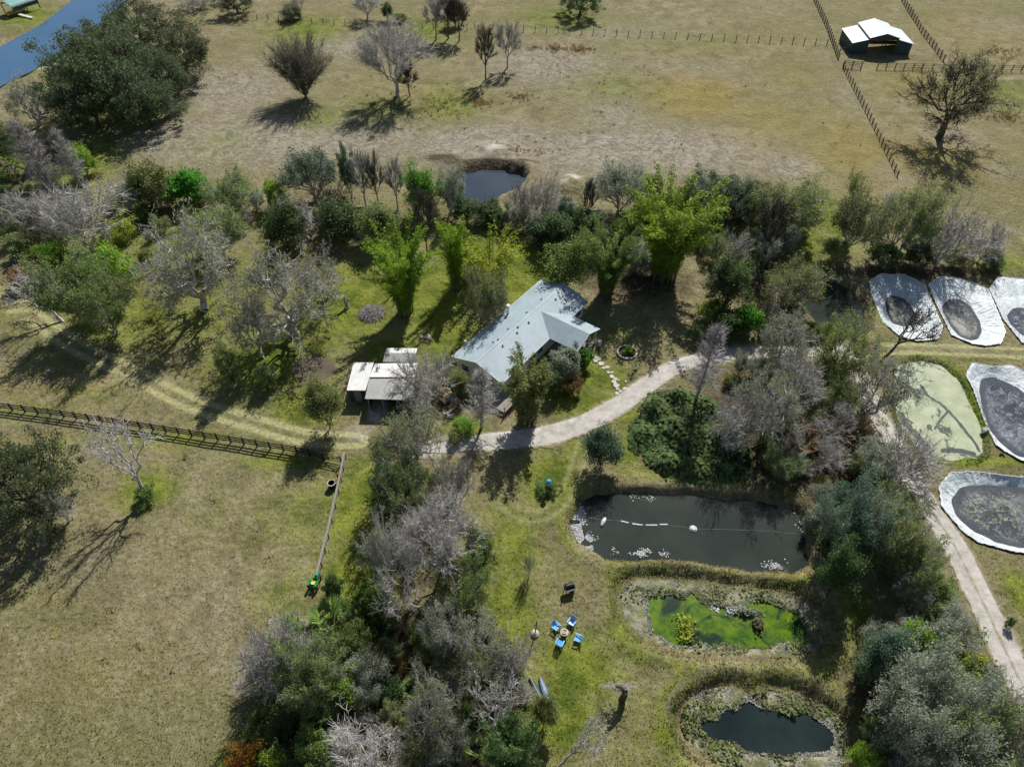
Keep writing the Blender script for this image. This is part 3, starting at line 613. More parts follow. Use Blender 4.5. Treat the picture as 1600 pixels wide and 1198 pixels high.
for px, py in ((846, 470.5), (868, 470.5), (823, 491.5), (826, 507), (794, 517), (809, 515.5), (808, 523), (771, 537.5), (778.5, 534.5), (785.5, 543.5), (862, 543)):
    x, y = hl(px, py, 3.7); z = roof_z(x, y)
    v = MB(); v.lathe([(.0, .22), (.10, .22), (.12, .18), (.12, 0), (.26, -.02)], (x, y, z), 8); v.build('roof_vent', M['concrete'], house)
x, y = hl(794, 489, 3.2); ch = MB(); ch.tube([(x, y, roof_z(x, y) - .2), (x, y, roof_z(x, y) + 1.35)], .17, 10); ch.tube([(x, y, roof_z(x, y) + 1.33), (x, y, roof_z(x, y) + 1.55)], .26, 10); ch.build('chimney_pipe', M['white_metal'], house)
x, y = hl(729, 537, 3.0); ch = MB(); ch.tube([(x, .1, 0), (x, .1, EZ + .45)], .12, 8); ch.tube([(x, .1, EZ + .45), (x, .1, EZ + .62)], .2, 8); ch.build('downpipe', M['white_paint'], house)
for y in (-2.0, -6.5): window(house, (.44, y, 1.55), 1.3, 1.1, (-1, 0))
for x in (3.5, 8, wx0 - 1.6, (wx1 + HL) / 2 + .4): window(house, (x, W_ + .49, 1.6), 1.3, 1.2, (0, -1))
for x in (3, 7, 12, 17): window(house, (x, -.49, 1.6), 1.3, 1.0, (0, 1))
window(house, (HL - .44, ym - 1, 1.6), 1.4, 1.2, (1, 0))
dr = MB(); dr.box((wxm, W_ + .47, 1.05), (1.0, .08, 2.1)); d = dr.build('door', M['tan_wood'], house); k = MB(); k.lathe([(0, .05), (.04, .03), (.04, -.03), (0, -.05)], (wxm + .4, W_ + .4, 1.0), 8); k.build('handle', M['black_plastic'], d)
fl = MB(); fl.box((wxm, (wy + W_) / 2 + .3, .09), (wx1 - wx0 - .5, W_ - wy - .2, .18)); fl.build('porch_floor', M['concrete'], house)
for x in (wx0 + .35, wxm - .9, wxm + .9, wx1 - .35): p = MB(); p.box((x, wy + .4, (EZ - .1 + .18) / 2), (.14, .14, EZ - .3)); p.build('post', M['white_paint'], house)
for z in (.55, 1.0):
    for xa, xb in ((wx0 + .35, wxm - .9), (wxm + .9, wx1 - .35)): MB().bar((xa, wy + .4, z), (xb, wy + .4, z), .05).build('railing', M['white_paint'], house)
def hw(x, y, z=0): q = A + e1 * x - e2 * y; return Vector((float(q[0]), float(q[1]), z))
# things on the porch
c = hw(wx1 - .9, wy + 1.0, .18); r = thing('porch_bench', 'tan wooden bench on the end porch of the house', 'bench', c, HROT)
MB().box((0, 0, .42), (1.3, .45, .06)).build('seat', M['tan_wood'], r); MB().box((0, .22, .7), (1.3, .05, .5)).build('backrest', M['tan_wood'], r)
for q in (-.55, .55): MB().box((q, 0, .2), (.07, .4, .4)).build('leg', M['tan_wood'], r)
c = hw(wx1 - .3, wy - .35, 0); r = thing('white_barrel', 'white rain barrel standing at the porch corner', 'barrel', c)
MB().lathe([(0, 0), (.28, 0), (.32, .45), (.28, .9), (0, .9)], n=14).build('drum', M['white_paint'], r, True); MB().lathe([(.3, .88), (.31, .9), (.31, .94), (0, .95)], n=14).build('lid', M['white_metal'], r)
# deck with rails at the front of the house
c = UV(790, 628); deck = thing('wooden_deck', 'raised wooden deck with rails at the front corner of the house', 'deck', c, HROT)
for k in range(14): MB().box((0, -1.35 + k * .2, .6), (4.2, .185, .04)).build('plank', M['grey_wood'], deck)
for sx in (-2, 0, 2):
    for sy in (-1.3, 1.2): MB().box((sx, sy, .78 if sy < 0 else .3), (.11, .11, 1.56 if sy < 0 else .58)).build('post', M['tan_wood'], deck)
for z in (1.05, 1.5): MB().bar((-2.05, -1.3, z), (2.05, -1.3, z), .06, .12).build('rail', M['tan_wood'], deck)

# sheds beside the house
def shed(label, corners_px, z_left, z_right=None, wallm='dark_green_metal', m='shed_roof', rib=None, drop=.0, openf=False, zs=None):
    "roof given by four eave spots (back left, back right, front right, front left) at heights zs"
    q = [UV(x, y, z) for (x, y), z in zip(corners_px, zs)]; c = sum(q, Vector()) / 4; c.z = 0
    r = thing('shed', label, 'shed', c, group='sheds beside the house'); q = [p - c for p in q]
    s = MB().slab(q, .06); s.build('roof', M[m], r)
    n = rib or 12
    for i in range(n + 1):
        f = i / n; a = q[0].lerp(q[1], f); b_ = q[3].lerp(q[2], f); up = Vector((0, 0, .025))
        MB().bar(a + up, b_ + up, .05, .05).build('roof_rib', M[m], r)
    g = [q[0].lerp(q[2], .05), q[1].lerp(q[3], .05), q[2].lerp(q[0], .05), q[3].lerp(q[1], .05)]
    names = ['back_wall', 'side_wall', 'front_wall', 'side_wall']
    for i in range(4):
        if openf and i == 2: continue
        a, b_ = g[i], g[(i + 1) % 4]; d = (b_ - a).cross(Vector((0, 0, 1))).normalized() * .04
        lo = lambda p: Vector((p.x, p.y, 0)); hi = lambda p: Vector((p.x, p.y, p.z - .12))
        MB().add([lo(a) - d, lo(b_) - d, hi(b_) - d, hi(a) - d, lo(a) + d, lo(b_) + d, hi(b_) + d, hi(a) + d], [(0, 1, 2, 3), (7, 6, 5, 4), (0, 4, 5, 1), (1, 5, 6, 2), (2, 6, 7, 3), (3, 7, 4, 0)]).build(names[i], M[wallm], r)
    if openf:
        for f in (0, .33, .66, 1):
            p = g[3].lerp(g[2], f); MB().box((p.x, p.y, (p.z - .1) / 2), (.14, .14, p.z - .1)).build('post', M['grey_wood'], r)
    else:
        a, b_ = g[3], g[2]; p = a.lerp(b_, .5); MB().box((p.x, p.y - .07, 1.0), (.95, .06, 2.0), math.atan2((b_ - a).y, (b_ - a).x)).build('door', M['grey_wood'], r)
    return r
shed('white roofed lean-to, end one of the sheds farthest from the house', [(553, 566.3), (584, 566.3), (571, 610), (542, 609.7)], 0, zs=[2.6, 2.6, 2.35, 2.35], rib=9)
shed('bright ribbed shed roof in the middle of the row, upper slope', [(586.5, 568), (652, 567), (648, 589), (577.5, 589)], 0, zs=[2.5, 2.5, 2.9, 2.9], rib=16)
shed('open fronted carport under a weathered grey corrugated roof', [(577.5, 590.5), (650, 590.5), (646, 625), (570.5, 623)], 0, zs=[2.75, 2.75, 2.4, 2.4], m='shed_roof_old', rib=22, openf=True)
q4 = [(604.6, 544), (649, 545), (645, 567), (598.6, 566)]
r = shed('small pale shed standing behind the row of ribbed roofs', [(601.6, 551.5), (650, 551.5), (645, 566), (598.6, 565)], 0, zs=[2.75, 2.75, 2.35, 2.35], m='shed_roof_old', rib=11, wallm='white_paint')
cc = r.location; MB().slab([UV(604.6, 543.5, 2.5) - cc, UV(652, 544, 2.5) - cc, UV(650, 551.4, 2.77) - cc, UV(601.6, 551.4, 2.77) - cc], .06).build('rear_roof', M['shed_roof'], r)
# clutter by the carport
c = UV(704, 628); r = thing('pallet_table', 'low tan pallet covered with odds and ends behind the bare trees', 'pallet', c, .7)
for k in range(7): MB().box((-.9 + k * .3, 0, .42), (.24, 2.6, .05)).build('slat', M['tan_wood'], r)
for sx in (-.9, .9):
    for sy in (-1.2, 1.2): MB().box((sx, sy, .2), (.12, .12, .39)).build('leg', M['grey_wood'], r)
rr = random.Random(5)
for k, (dx, dy, m, lab) in enumerate(((-.4, .5, 'white_paint', 'white crate on the tan pallet'), (.35, -.2, 'blue_plastic', 'small blue box on the tan pallet'), (-.3, -.8, 'black_plastic', 'small black box on the tan pallet'), (.5, .8, 'concrete', 'grey tub on the tan pallet'))):
    o = thing('storage_box', lab + ' near the carport', 'box', c + Vector((dx, dy, .445)), rr.random(), 'boxes on the pallet')
    MB().box((0, 0, .17), (.5, .38, .34)).build('tub', M[m], o); MB().box((0, 0, .36), (.54, .42, .04)).build('lid', M[m], o)

# barn in the upper field
bg1, bg2 = UV(1327.5, 84), UV(1419.5, 85.8); bw = (bg2 - bg1).length; brot = math.atan2((bg2 - bg1).y, (bg2 - bg1).x)
barn = thing('barn', 'white roofed open fronted barn with two lean-tos in the far field', 'barn', (bg1 + bg2) / 2, brot)
bl = 9.6; hw_ = bw / 2; ci = bw * .24; ze, zl, zc, zr = 2.7, 3.7, 4.1, 5.2
def sl(q, n, m='barn_roof'):
    MB().slab(q, .07).build(n, M[m], barn)
sl([(-hw_ - .3, -.4, ze), (-hw_ - .3, bl, ze), (-ci, bl, zl), (-ci, -.4, zl)], 'lean_to_roof'); sl([(hw_ + .3, -.4, ze), (hw_ + .3, bl, ze), (ci, bl, zl), (ci, -.4, zl)], 'lean_to_roof')
sl([(-ci - .3, -.7, zc), (-ci - .3, bl + .4, zc), (0, bl + .4, zr), (0, -.7, zr)], 'main_roof'); sl([(ci + .3, -.7, zc), (ci + .3, bl + .4, zc), (0, bl + .4, zr), (0, -.7, zr)], 'main_roof')
b = MB(); b.box((-hw_, bl / 2, ze / 2 - .05), (.1, bl - .1, ze - .1)); b.build('side_wall', M['dark_green_metal'], barn)
b = MB(); b.box((hw_, bl / 2, ze / 2 - .05), (.1, bl - .1, ze - .1)); b.build('side_wall', M['dark_green_metal'], barn)
b = MB(); b.prism([(-hw_, bl - .1), (hw_, bl - .1), (hw_, bl), (-hw_, bl)], 0, ze - .1); b.build('back_wall', M['dark_green_metal'], barn)
for s in (-1, 1):
    b = MB(); b.add([(s * hw_, 0, 0), (s * (ci + 1.2), 0, 0), (s * (ci + .05), 0, 0), (s * (ci + .05), 0, zl - .1), (s * hw_, 0, ze - .1)] + [(s * hw_, .1, 0), (s * (ci + 1.2), .1, 0), (s * (ci + .05), .1, 0), (s * (ci + .05), .1, zl - .1), (s * hw_, .1, ze - .1)], [(0, 1, 2, 3, 4), (9, 8, 7, 6, 5), (0, 4, 9, 5), (3, 2, 7, 8), (4, 3, 8, 9)]); b.build('front_wall', M['dark_green_metal'], barn)
    for z in ((ci, -.1),): MB().box((s * ci, .0, zc / 2 - .05), (.2, .2, zc - .1)).build('post', M['post_wood'], barn)
    b = MB(); b.box((s * ci, bl / 2, (zl + zc) / 2), (.06, bl - .2, zc - zl - .12)); b.build('clerestory', M['dark_green_metal'], barn)
b = MB(); b.add([(-ci, -.05, zc - .7), (ci, -.05, zc - .7), (ci, -.05, zc - .1), (0, -.05, zr - .12), (-ci, -.05, zc - .1)] + [(-ci, .05, zc - .7), (ci, .05, zc - .7), (ci, .05, zc - .1), (0, .05, zr - .12), (-ci, .05, zc - .1)], [(0, 1, 2, 3, 4), (9, 8, 7, 6, 5), (0, 5, 6, 1), (1, 6, 7, 2), (4, 3, 8, 9), (0, 4, 9, 5), (2, 7, 8, 3)]); b.build('gable_panel', M['dark_green_metal'], barn)
for y in (3, 6.2, 9):
    for s in (-1, 1): MB().box((s * ci, y, zl / 2), (.18, .18, zl)).build('post', M['post_wood'], barn)

# boat shelter on the far canal bank
c = UV(36, 17); r = thing('boat_shelter', 'teal arched roof boat shelter on the far canal bank', 'shelter', c, math.radians(60))
b = MB(); N = 10; vs = []
for k in range(N + 1):
    t = math.pi * (.08 + .84 * k / N); 
    for x in (-4, 4): vs.append((x, 2.6 * math.cos(t), 2.1 + 1.3 * math.sin(t)))
    for x in (-4, 4): vs.append((x, 2.5 * math.cos(t), 2.0 + 1.3 * math.sin(t)))
fs = []
for k in range(N):
    a = 4 * k; d = a + 4; fs += [(a, a + 1, d + 1, d), (a + 3, a + 2, d + 2, d + 3), (a, d, d + 2, a + 2), (a + 1, a + 3, d + 3, d + 1)]
b.add(vs, fs); b.build('roof', M['teal_metal'], r)
b = MB(); b.box((.2, -2.4, 1.75), (7.6, .08, .9)); b.build('side_panel', M['dark_green_metal'], r)
for x in (-3.8, 0, 3.8):
    for y in (-2.4, 2.4): MB().box((x, y, 1.15), (.18, .18, 2.3)).build('post', M['post_wood'], r)
cb = UV(27, 22); r = thing('yellow_boat', 'yellow boat parked under the teal boat shelter', 'boat', cb, math.radians(60))
b = MB(); pr = [(-2.6, .9, .9), (-1, 1.0, .9), (1, .95, .95), (2.2, .5, 1.05), (2.8, .05, 1.15)]; vs = []
for x, w, z in pr: vs += [(x, -w, z), (x, -w * .5, .3), (x, w * .5, .3), (x, w, z)]
b.add(vs, [(4 * i + j, 4 * i + j + 1, 4 * i + j + 5, 4 * i + j + 4) for i in range(4) for j in range(3)] + [(0, 3, 2, 1)]); b.build('hull', M['yellow_paint'], r)
for x in (-1.3, .4): MB().box((x, 0, .75), (.3, 1.6, .06)).build('thwart', M['white_paint'], r)
c = UV(41, 27); r = thing('dock', 'narrow white dock ramp running from the shelter to the canal', 'dock', c, math.radians(-24))
for k in range(12): MB().box((-2.4 + k * .42, 0, .42 - .02 * k), (.38, .9, .06)).build('plank', M['white_paint'], r)
for x in (-2.2, 2.1): MB().box((x, 0, .1), (.12, .8, .6 if x < 0 else .2)).build('leg', M['grey_wood'], r)

# ------------------------------------------------------------------ fences
UNIT = {}
def unit_box(m):
    if m not in UNIT: UNIT[m] = MB().box((0, 0, 0), (1, 1, 1)).mesh('piece'); UNIT[m].materials.append(M[m])
    return UNIT[m]
def piece(name, a, b, w, h, m, parent):
    "a bar of section w x h from a to b (parent space), sharing one mesh"
    a, b = Vector(a), Vector(b); d = b - a; o = bpy.data.objects.new(name, unit_box(m)); COL.objects.link(o); o.parent = parent
    o.location = (a + b) / 2
    if abs(d.z) > .9 * d.length: o.rotation_euler = (0, 0, 0); o.scale = (w, h, d.length); o.rotation_mode = 'QUATERNION'; o.rotation_quaternion = Vector((0, 0, 1)).rotation_difference(d.normalized())
    else: o.rotation_mode = 'QUATERNION'; o.rotation_quaternion = d.to_track_quat('X', 'Z'); o.scale = (d.length, w, h)
    return o
def fence(label, line, gap, h, rails, m='post_wood', pw=.14, rw=.04, rh=.13, rm=None, jit=.0, seed=0, wire=False, name='field_fence', extra_top=0.0, skip=()):
    rng = random.Random(seed); pts = [UV(x, y) for x, y in line]; root = thing(name, label, 'fence', pts[0], group='fences'); o0 = pts[0]
    P = []
    for a, b in zip(pts[:-1], pts[1:]):
        n = max(1, round((b - a).length / gap)); P += [a.lerp(b, k / n) for k in range(n)]
    P.append(pts[-1]); P = [p - o0 for p in P]; T = []
    for p in P:
        hh = h * (1 + jit * (rng.random() - .5)); top = p + Vector(((rng.random() - .5) * jit * .5, (rng.random() - .5) * jit * .5, hh + extra_top)); T.append(top)
        piece('post', p - Vector((0, 0, .15)), top, pw, pw, m, root)
    for i, (a, b) in enumerate(zip(P[:-1], P[1:])):
        if i in skip: continue
        off = (b - a).cross(Vector((0, 0, 1))).normalized() * (pw / 2 + rw / 2)
        for z in rails:
            if wire: continue
            piece('rail', a + off + Vector((0, 0, z)), b + off + Vector((0, 0, z)), rw, rh, rm or m, root)
    if wire:
        for z in rails: 
            w = MB()
            for a, b in zip(P[:-1], P[1:]): w.bar(a + Vector((0, 0, z)), b + Vector((0, 0, z)), .022, .022, 3)
            w.build('wire', M['grey_wood'], root)
    return root
fence('long black three-rail board fence crossing the pasture', [(-40, 632), (0, 638), (100, 651), (200, 665.5), (300, 681), (402, 697), (464, 707), (505, 717)], 1.75, 1.36, (.42, .83, 1.24), 'black_wood', .17, .05, .19, name='board_fence', seed=1)
def gate(label, a, b, h=1.3, m='black_wood', bars=4):
    a, b = UV(*a), UV(*b); r = thing('farm_gate', label, 'gate', a, group='gates'); d = b - a
    for p in (Vector(), d): piece('post', p - Vector((0, 0, .1)), p + Vector((0, 0, h + .15)), .15, .15, m, r)
    for k in range(bars): z = .25 + (h - .3) * k / (bars - 1); piece('bar', d * .04 + Vector((0, 0, z)), d * .96 + Vector((0, 0, z)), .045, .09, m, r)
    piece('brace', d * .05 + Vector((.02, -.05, .25)), d * .95 + Vector((.02, -.05, h - .05)), .04, .08, m, r)
    return r
gate('black bar gate at the end of the board fence', (506, 717.5), (534, 724))
lf = [UV(538, 706, 1.25), UV(527, 760, 1.25), UV(511, 830, 1.25), UV(494, 898, 1.25)]
root = thing('rail_fence', 'weathered grey plank fence running down from the black gate', 'fence', Vector((lf[0].x, lf[0].y, 0)), group='fences'); o0 = root.location.copy()
for a, b in zip(lf[:-1], lf[1:]):
    n = max(1, round((b - a).length / 1.9))
    for k in range(n):
        p, q = a.lerp(b, k / n) - o0, a.lerp(b, (k + 1) / n) - o0
        piece('post', Vector((p.x, p.y, -.1)), Vector((p.x, p.y, 1.2)), .13, .13, 'grey_wood', root); piece('top_rail', p, q, .24, .05, 'grey_wood', root)
        for z in (.45, .85): piece('rail', Vector((p.x, p.y, z)), Vector((q.x, q.y, z)), .04, .12, 'grey_wood', root)
fence('wire fence of thin posts across the top field up to the barn lane', [(385, 30), (540, 40), (660, 45), (800, 49), (1000, 57), (1150, 64), (1292, 70)], 3.1, 1.5, (.5, 1.0, 1.35), 'post_wood', .16, wire=True, jit=.25, seed=2)
fence('post fence slanting down to the barn from the top of the field', [(1262, -22), (1275, 6), (1291, 40), (1310, 92)], 2.4, 1.45, (.4, .8, 1.2), 'post_wood', .2, .05, .12, jit=.2, seed=3)
fence('post and rail fence from the barn gate towards the thicket', [(1317, 105), (1331, 132), (1352, 172), (1378, 225), (1402, 275)], 2.2, 1.3, (.45, .9), 'post_wood', .17, .04, .1, jit=.3, seed=4)
fence('post fence passing behind the barn to the dark tree', [(1398, -22), (1410, 2), (1440, 50), (1474, 95)], 2.4, 1.45, (.4, .8, 1.2), 'post_wood', .2, .05, .12, jit=.25, seed=5)
fence('short rail fence in front of the barn, left of the opening', [(1318, 105), (1331, 106), (1345, 107)], 2.3, 1.7, (.4, .8, 1.2, 1.6), 'post_wood', .2, .05, .1, seed=6, name='barn_fence')
fence('rail fence in front of the barn running to the frame edge', [(1370, 108), (1398, 108), (1440, 109), (1520, 111), (1640, 113)], 2.4, 1.5, (.5, 1.0, 1.4), 'post_wood', .17, .05, .08, jit=.15, seed=7, name='barn_fence')
fence('short post fence joining the barn corner to the slanting fence', [(1312, 82), (1322, 81), (1330, 80)], 1.6, 1.3, (.5, 1.1), 'post_wood', .17, .05, .1, seed=8, name='barn_fence')

# ------------------------------------------------------------------ trees
def tubes(p0, p1, r0, r1, n):
    p0, p1 = np.asarray(p0, float), np.asarray(p1, float); d = p1 - p0; L = np.linalg.norm(d, axis=1, keepdims=True) + 1e-9; d = d / L
    up = np.where(np.abs(d[:, 2:3]) < .9, np.array([[0, 0, 1.]]), np.array([[1., 0, 0]])); x = np.cross(d, up); x /= np.linalg.norm(x, axis=1, keepdims=True); y = np.cross(x, d)
    th = np.arange(n) * 2 * math.pi / n; ca, sa = np.cos(th), np.sin(th)
    ring = x[:, None, :] * ca[None, :, None] + y[:, None, :] * sa[None, :, None]
    V = np.concatenate([p0[:, None] + ring * np.asarray(r0)[:, None, None], p1[:, None] + ring * np.asarray(r1)[:, None, None]], 1)
    k = len(p0); base = (np.arange(k) * 2 * n)[:, None, None]; q = np.array([[i, (i + 1) % n, n + (i + 1) % n, n + i] for i in range(n)])[None]
    return V.reshape(-1, 3), (base + q).reshape(-1, 4)
def merge(parts):
    V = []; Q = []; o = 0
    for v, q in parts: V.append(v); Q.append(q + o); o += len(v)
    return np.concatenate(V), np.concatenate(Q)
def unit(v): return v / (np.linalg.norm(v, axis=-1, keepdims=True) + 1e-9)
def leaves(rng, C, size, asp=.55, out=None, up=.35, droop=0.0):
    "one folded leaf blade per centre: two triangles as a quad"
    n = len(C); a = unit(rng.randn(n, 3) + (out * 1.0 if out is not None else 0) - np.array([0, 0, droop])); nn = unit(rng.randn(n, 3) + np.array([0, 0, up * 3]))
    b = unit(np.cross(nn, a)); s = (size * (.6 + .8 * rng.rand(n)))[:, None] if np.isscalar(size) else size[:, None]
    V = np.stack([C - a * s * .5, C + b * s * asp * .5 + nn * s * .06, C + a * s * .5, C - b * s * asp * .5 + nn * s * .06], 1).reshape(-1, 3)
    return V, np.arange(4 * n).reshape(-1, 4)
def link(rng, a, b, ra, rb, seg=3, wob=.08, bow=.05):
    t = np.linspace(0, 1, seg + 1)[:, None]; L = np.linalg.norm(b - a); p = a + (b - a) * t
    p[1:-1] += rng.randn(seg - 1, 3) * wob * L; p[1:-1, 2] += np.sin(t[1:-1, 0] * math.pi) * bow * L
    r = np.linspace(ra, rb, seg + 1); return [(p[i], p[i + 1], r[i], r[i + 1]) for i in range(seg)]
def kgroups(rng, P, k):
    k = min(k, len(P)); C = P[rng.choice(len(P), k, False)]
    for _ in range(5):
        lab = np.argmin(((P[:, None] - C[None]) ** 2).sum(2), 1)
        C = np.array([P[lab == j].mean(0) if (lab == j).any() else C[j] for j in range(k)])
    return lab
def branching(rng, tips, top, base_r, k1, k2, f1=.42, f2=.55, wob=.09, bow=.04, base=(0, 0, 0), lean=(0, 0)):
    "trunk, limbs and boughs that reach every tip; returns segments by order"
    base = np.array(base, float); top = np.array(top, float); S1 = link(rng, base, top, base_r, base_r * .72, 4, .03, 0); S2 = []; S3 = []
    lab = kgroups(rng, tips, k1)
    for j in range(lab.max() + 1):
        G = tips[lab == j]
        if not len(G): continue
        w = math.sqrt(len(G) / len(tips)); n1 = top + (G.mean(0) - top) * f1 + rng.randn(3) * .03 * np.linalg.norm(G.mean(0) - top)
        S1 += link(rng, top, n1, base_r * w * .85 + .02, base_r * w * .6 + .015, 3, wob, bow)
        l2 = kgroups(rng, G, k2)
        for i in range(l2.max() + 1):
            H = G[l2 == i]
            if not len(H): continue
            w2 = math.sqrt(len(H) / len(tips)); n2 = n1 + (H.mean(0) - n1) * f2
            S2 += link(rng, n1, n2, base_r * w2 * .7 + .015, base_r * w2 * .5 + .012, 3, wob, bow)
            for t in H: S3 += link(rng, n2, t, base_r * .10 + .012, .012, 3, wob * 1.1, bow)
    return S1, S2, S3
def pack(S, n): 
    return tubes([s[0] for s in S], [s[1] for s in S], [s[2] for s in S], [s[3] for s in S], n)
def twigs(rng, S3, per, length, r, outc, spread=.8, upb=.3):
    a = np.array([s[0] for s in S3]); b = np.array([s[1] for s in S3]); k = len(a); i = rng.randint(0, k, k * per); t = rng.rand(k * per, 1)
    p = a[i] + (b[i] - a[i]) * t; d0 = unit(b[i] - a[i]); d = unit(d0 + spread * rng.randn(len(i), 3) + .4 * unit(p - outc) + np.array([0, 0, upb]))
    L = length * (.5 + rng.rand(len(i), 1)); m = p + d * L * .5; d2 = unit(d + .35 * rng.randn(len(i), 3) + np.array([0, 0, upb * .6])); e = m + d2 * L * .5
    R = np.full(len(i), r)
    return merge([tubes(p, m, R, R * .75, 3), tubes(m, e, R * .75, R * .4, 3)]), e
def dome(rng, n, R, zc, rz, zlo=-.35, inner=.72):
    P = []
    while len(P) < n:
        v = unit(rng.randn(3)); 
        if v[2] < zlo: continue
        P.append(v * (inner + (1 - inner) * rng.rand()) * (1.22 if rng.rand() < .1 else 1))
    P = np.array(P); lump = 1 + .34 * np.sin(P[:, 0] * 4.1 + rng.rand() * 6) * np.cos(P[:, 1] * 3.7 + rng.rand() * 6); P *= lump[:, None]
    return P * np.array([R, R, rz]) + np.array([0, 0, zc])
def clump(rng, C, per, r, flat=.7):
    n = len(C); o = unit(rng.randn(n * per, 3)) * (rng.rand(n * per, 1) ** .5) * r * np.repeat(.6 + .8 * rng.rand(n), per)[:, None]; o[:, 2] *= flat
    return np.repeat(C, per, 0) + o
def leaf_mesh(name, parts, rng):
    V = []; Q = []; T = []; o = 0
    for v, q in parts:
        n = len(v) // 4; V.append(v); Q.append(q + o); o += len(v); c = v[::4]; cl = vnoise(c[:, :2] + c[:, 2:3] * .37 + 40, .75, 23) - .5; T.append(np.repeat(np.clip(.5 + .17 * rng.randn(n) + .75 * cl, 0, 1), 4))
    return mesh_np(name, np.concatenate(V), np.concatenate(Q), attrs=dict(tint=np.concatenate(T)))
PROTO = {}
def proto(kind, dims, trunk, crown, moss=None): PROTO.setdefault(kind, []).append(dict(d=dims, t=trunk, c=crown, m=moss))

def mk_oak(seed, R=6.5, H=9.5, per=125, nt=170, ls=.23):
    rng = np.random.RandomState(seed); tips = dome(rng, nt, R, H * .50, H * .50, -.8, .5); S1, S2, S3 = branching(rng, tips, (rng.randn() * .3, rng.randn() * .3, H * .22), .42, 7, 4)
    tr = mesh_np('trunk', *merge([pack(S1, 7), pack(S2, 5), pack(S3, 3)]))
    C = clump(rng, tips, per, 1.0); C = C[C[:, 2] > .25]; L = leaves(rng, C, ls, .6, None, .3)
    proto('oak', (2 * R, H), tr, leaf_mesh('crown', [L], rng))
def mk_bare(kind, seed, R, H, top, base_r, nt, k1, k2, per, tl, tr_, cone=None, wob=.07, bow=.03, zc=.6, rz=.4, spread=.7, upb=.35, stems=1, leafy=0, ls=.28, zlo=-.2, f1=.42, f2=.55):
    rng = np.random.RandomState(seed); A1 = []; A2 = []; A3 = []
    for s in range(stems):
        n = nt // stems
        if cone:
            th = rng.rand(n) * 6.28; ph = np.arccos(1 - rng.rand(n) * (1 - math.cos(math.radians(cone)))); rr = H * (.72 + .28 * rng.rand(n)) / np.maximum(np.cos(ph), .55) * np.where(ph > .8, .75, .92)
            tips = np.stack([np.sin(ph) * np.cos(th) * rr, np.sin(ph) * np.sin(th) * rr, np.cos(ph) * rr], 1); tips[:, :2] *= R / max(1e-6, np.abs(tips[:, :2]).max())
        else: tips = dome(rng, n, R, H * zc, H * rz, zlo, .6)
        off = np.zeros(3) if stems == 1 else np.array([rng.randn() * .5, rng.randn() * .5, 0]); sh = np.zeros(3) if stems == 1 else np.array([math.cos(s * 6.28 / stems + .5), math.sin(s * 6.28 / stems + .5), 0]) * R * .5
        if stems > 1: tips = tips * np.array([.62, .62, .8 + .25 * rng.rand()]) + sh
        S1, S2, S3 = branching(rng, tips, off + sh * .25 + np.array([0, 0, top * (.8 + .4 * rng.rand())]), base_r / math.sqrt(stems), k1, k2, f1, f2, wob=wob, bow=bow, base=off * .6); A1 += S1; A2 += S2; A3 += S3
    oc = np.array([0, 0, H * .3]); (tv, tq), ends = twigs(rng, A3, per, tl, tr_, oc, spread, upb); (uv, uq), e2 = twigs(rng, A2, max(1, per // 2), tl, tr_, oc, spread, upb)
    if leafy: trunk = mesh_np('trunk', *merge([pack(A1, 6), pack(A2, 4), pack(A3, 3), (tv, tq), (uv, uq)]))
    else: trunk = mesh_np('trunk', *merge([pack(A1, 6), pack(A2, 4)])); crown = mesh_np('crown', *merge([pack(A3, 3), (tv, tq), (uv, uq)]))
    if leafy:
        E = ends[rng.rand(len(ends)) < min(1, leafy)]; C = clump(rng, E, 6 if leafy <= 1 else int(6 * leafy), .45); crown = leaf_mesh('crown', [leaves(rng, C, ls, .55, None, .3)], rng)
    proto(kind, (2 * R, H), trunk, crown)
def mk_mossy(seed, R=6, H=8.5, nt=60):
    rng = np.random.RandomState(seed); tips = dome(rng, nt, R, H * .50, H * .48, -.6, .45); S1, S2, S3 = branching(rng, tips, (rng.randn() * .6, rng.randn() * .6, H * .12), .50, 6, 4, wob=.17, bow=.08)
    (tv, tq), ends = twigs(rng, S3, 5, 1.1, .024, np.array([0, 0, 3.]), .9, .2)
    trunk = mesh_np('trunk', *merge([pack(S1, 7), pack(S2, 5), pack(S3, 4), (tv, tq)]))
    i = rng.choice(len(ends), int(len(ends) * .45), False); C = clump(rng, ends[i], 9, .40); C[:, 2] -= .25 * rng.rand(len(C)); L1 = leaves(rng, C, .27, .34, None, .0, 1.6)
    j = rng.choice(len(ends), int(len(ends) * .30), False); C2 = clump(rng, ends[j], 9, .5); L2 = leaves(rng, C2, .19, .6, None, .4)
    proto('mossy', (2 * R, H), trunk, leaf_mesh('crown', [L2], rng), leaf_mesh('moss', [L1], rng))
def mk_cypress(seed, R=2.6, H=12):
    rng = np.random.RandomState(seed); S1 = link(rng, np.zeros(3), np.array([rng.randn() * .4, rng.randn() * .4, H]), .22, .03, 10, .006, 0); n = 130; B = []
    for k in range(n):
        f = .18 + .8 * rng.rand(); j = min(9, int(f * 10)); p = S1[j][0] + (S1[j][1] - S1[j][0]) * (f * 10 - j); th = rng.rand() * 6.28; L = R * (1.12 - f) ** .7 * (.6 + .5 * rng.rand())
        B += link(rng, p, p + np.array([math.cos(th) * L, math.sin(th) * L, L * (.35 + .5 * rng.rand())]), .035, .012, 3, .06, .02)
    (tv, tq), e = twigs(rng, B, 7, .75, .022, np.array([0, 0, H * .4]), .8, .25)
    proto('cypress', (2 * R, H), mesh_np('trunk', *pack(S1, 7)), mesh_np('crown', *merge([pack(B, 3), (tv, tq)])))
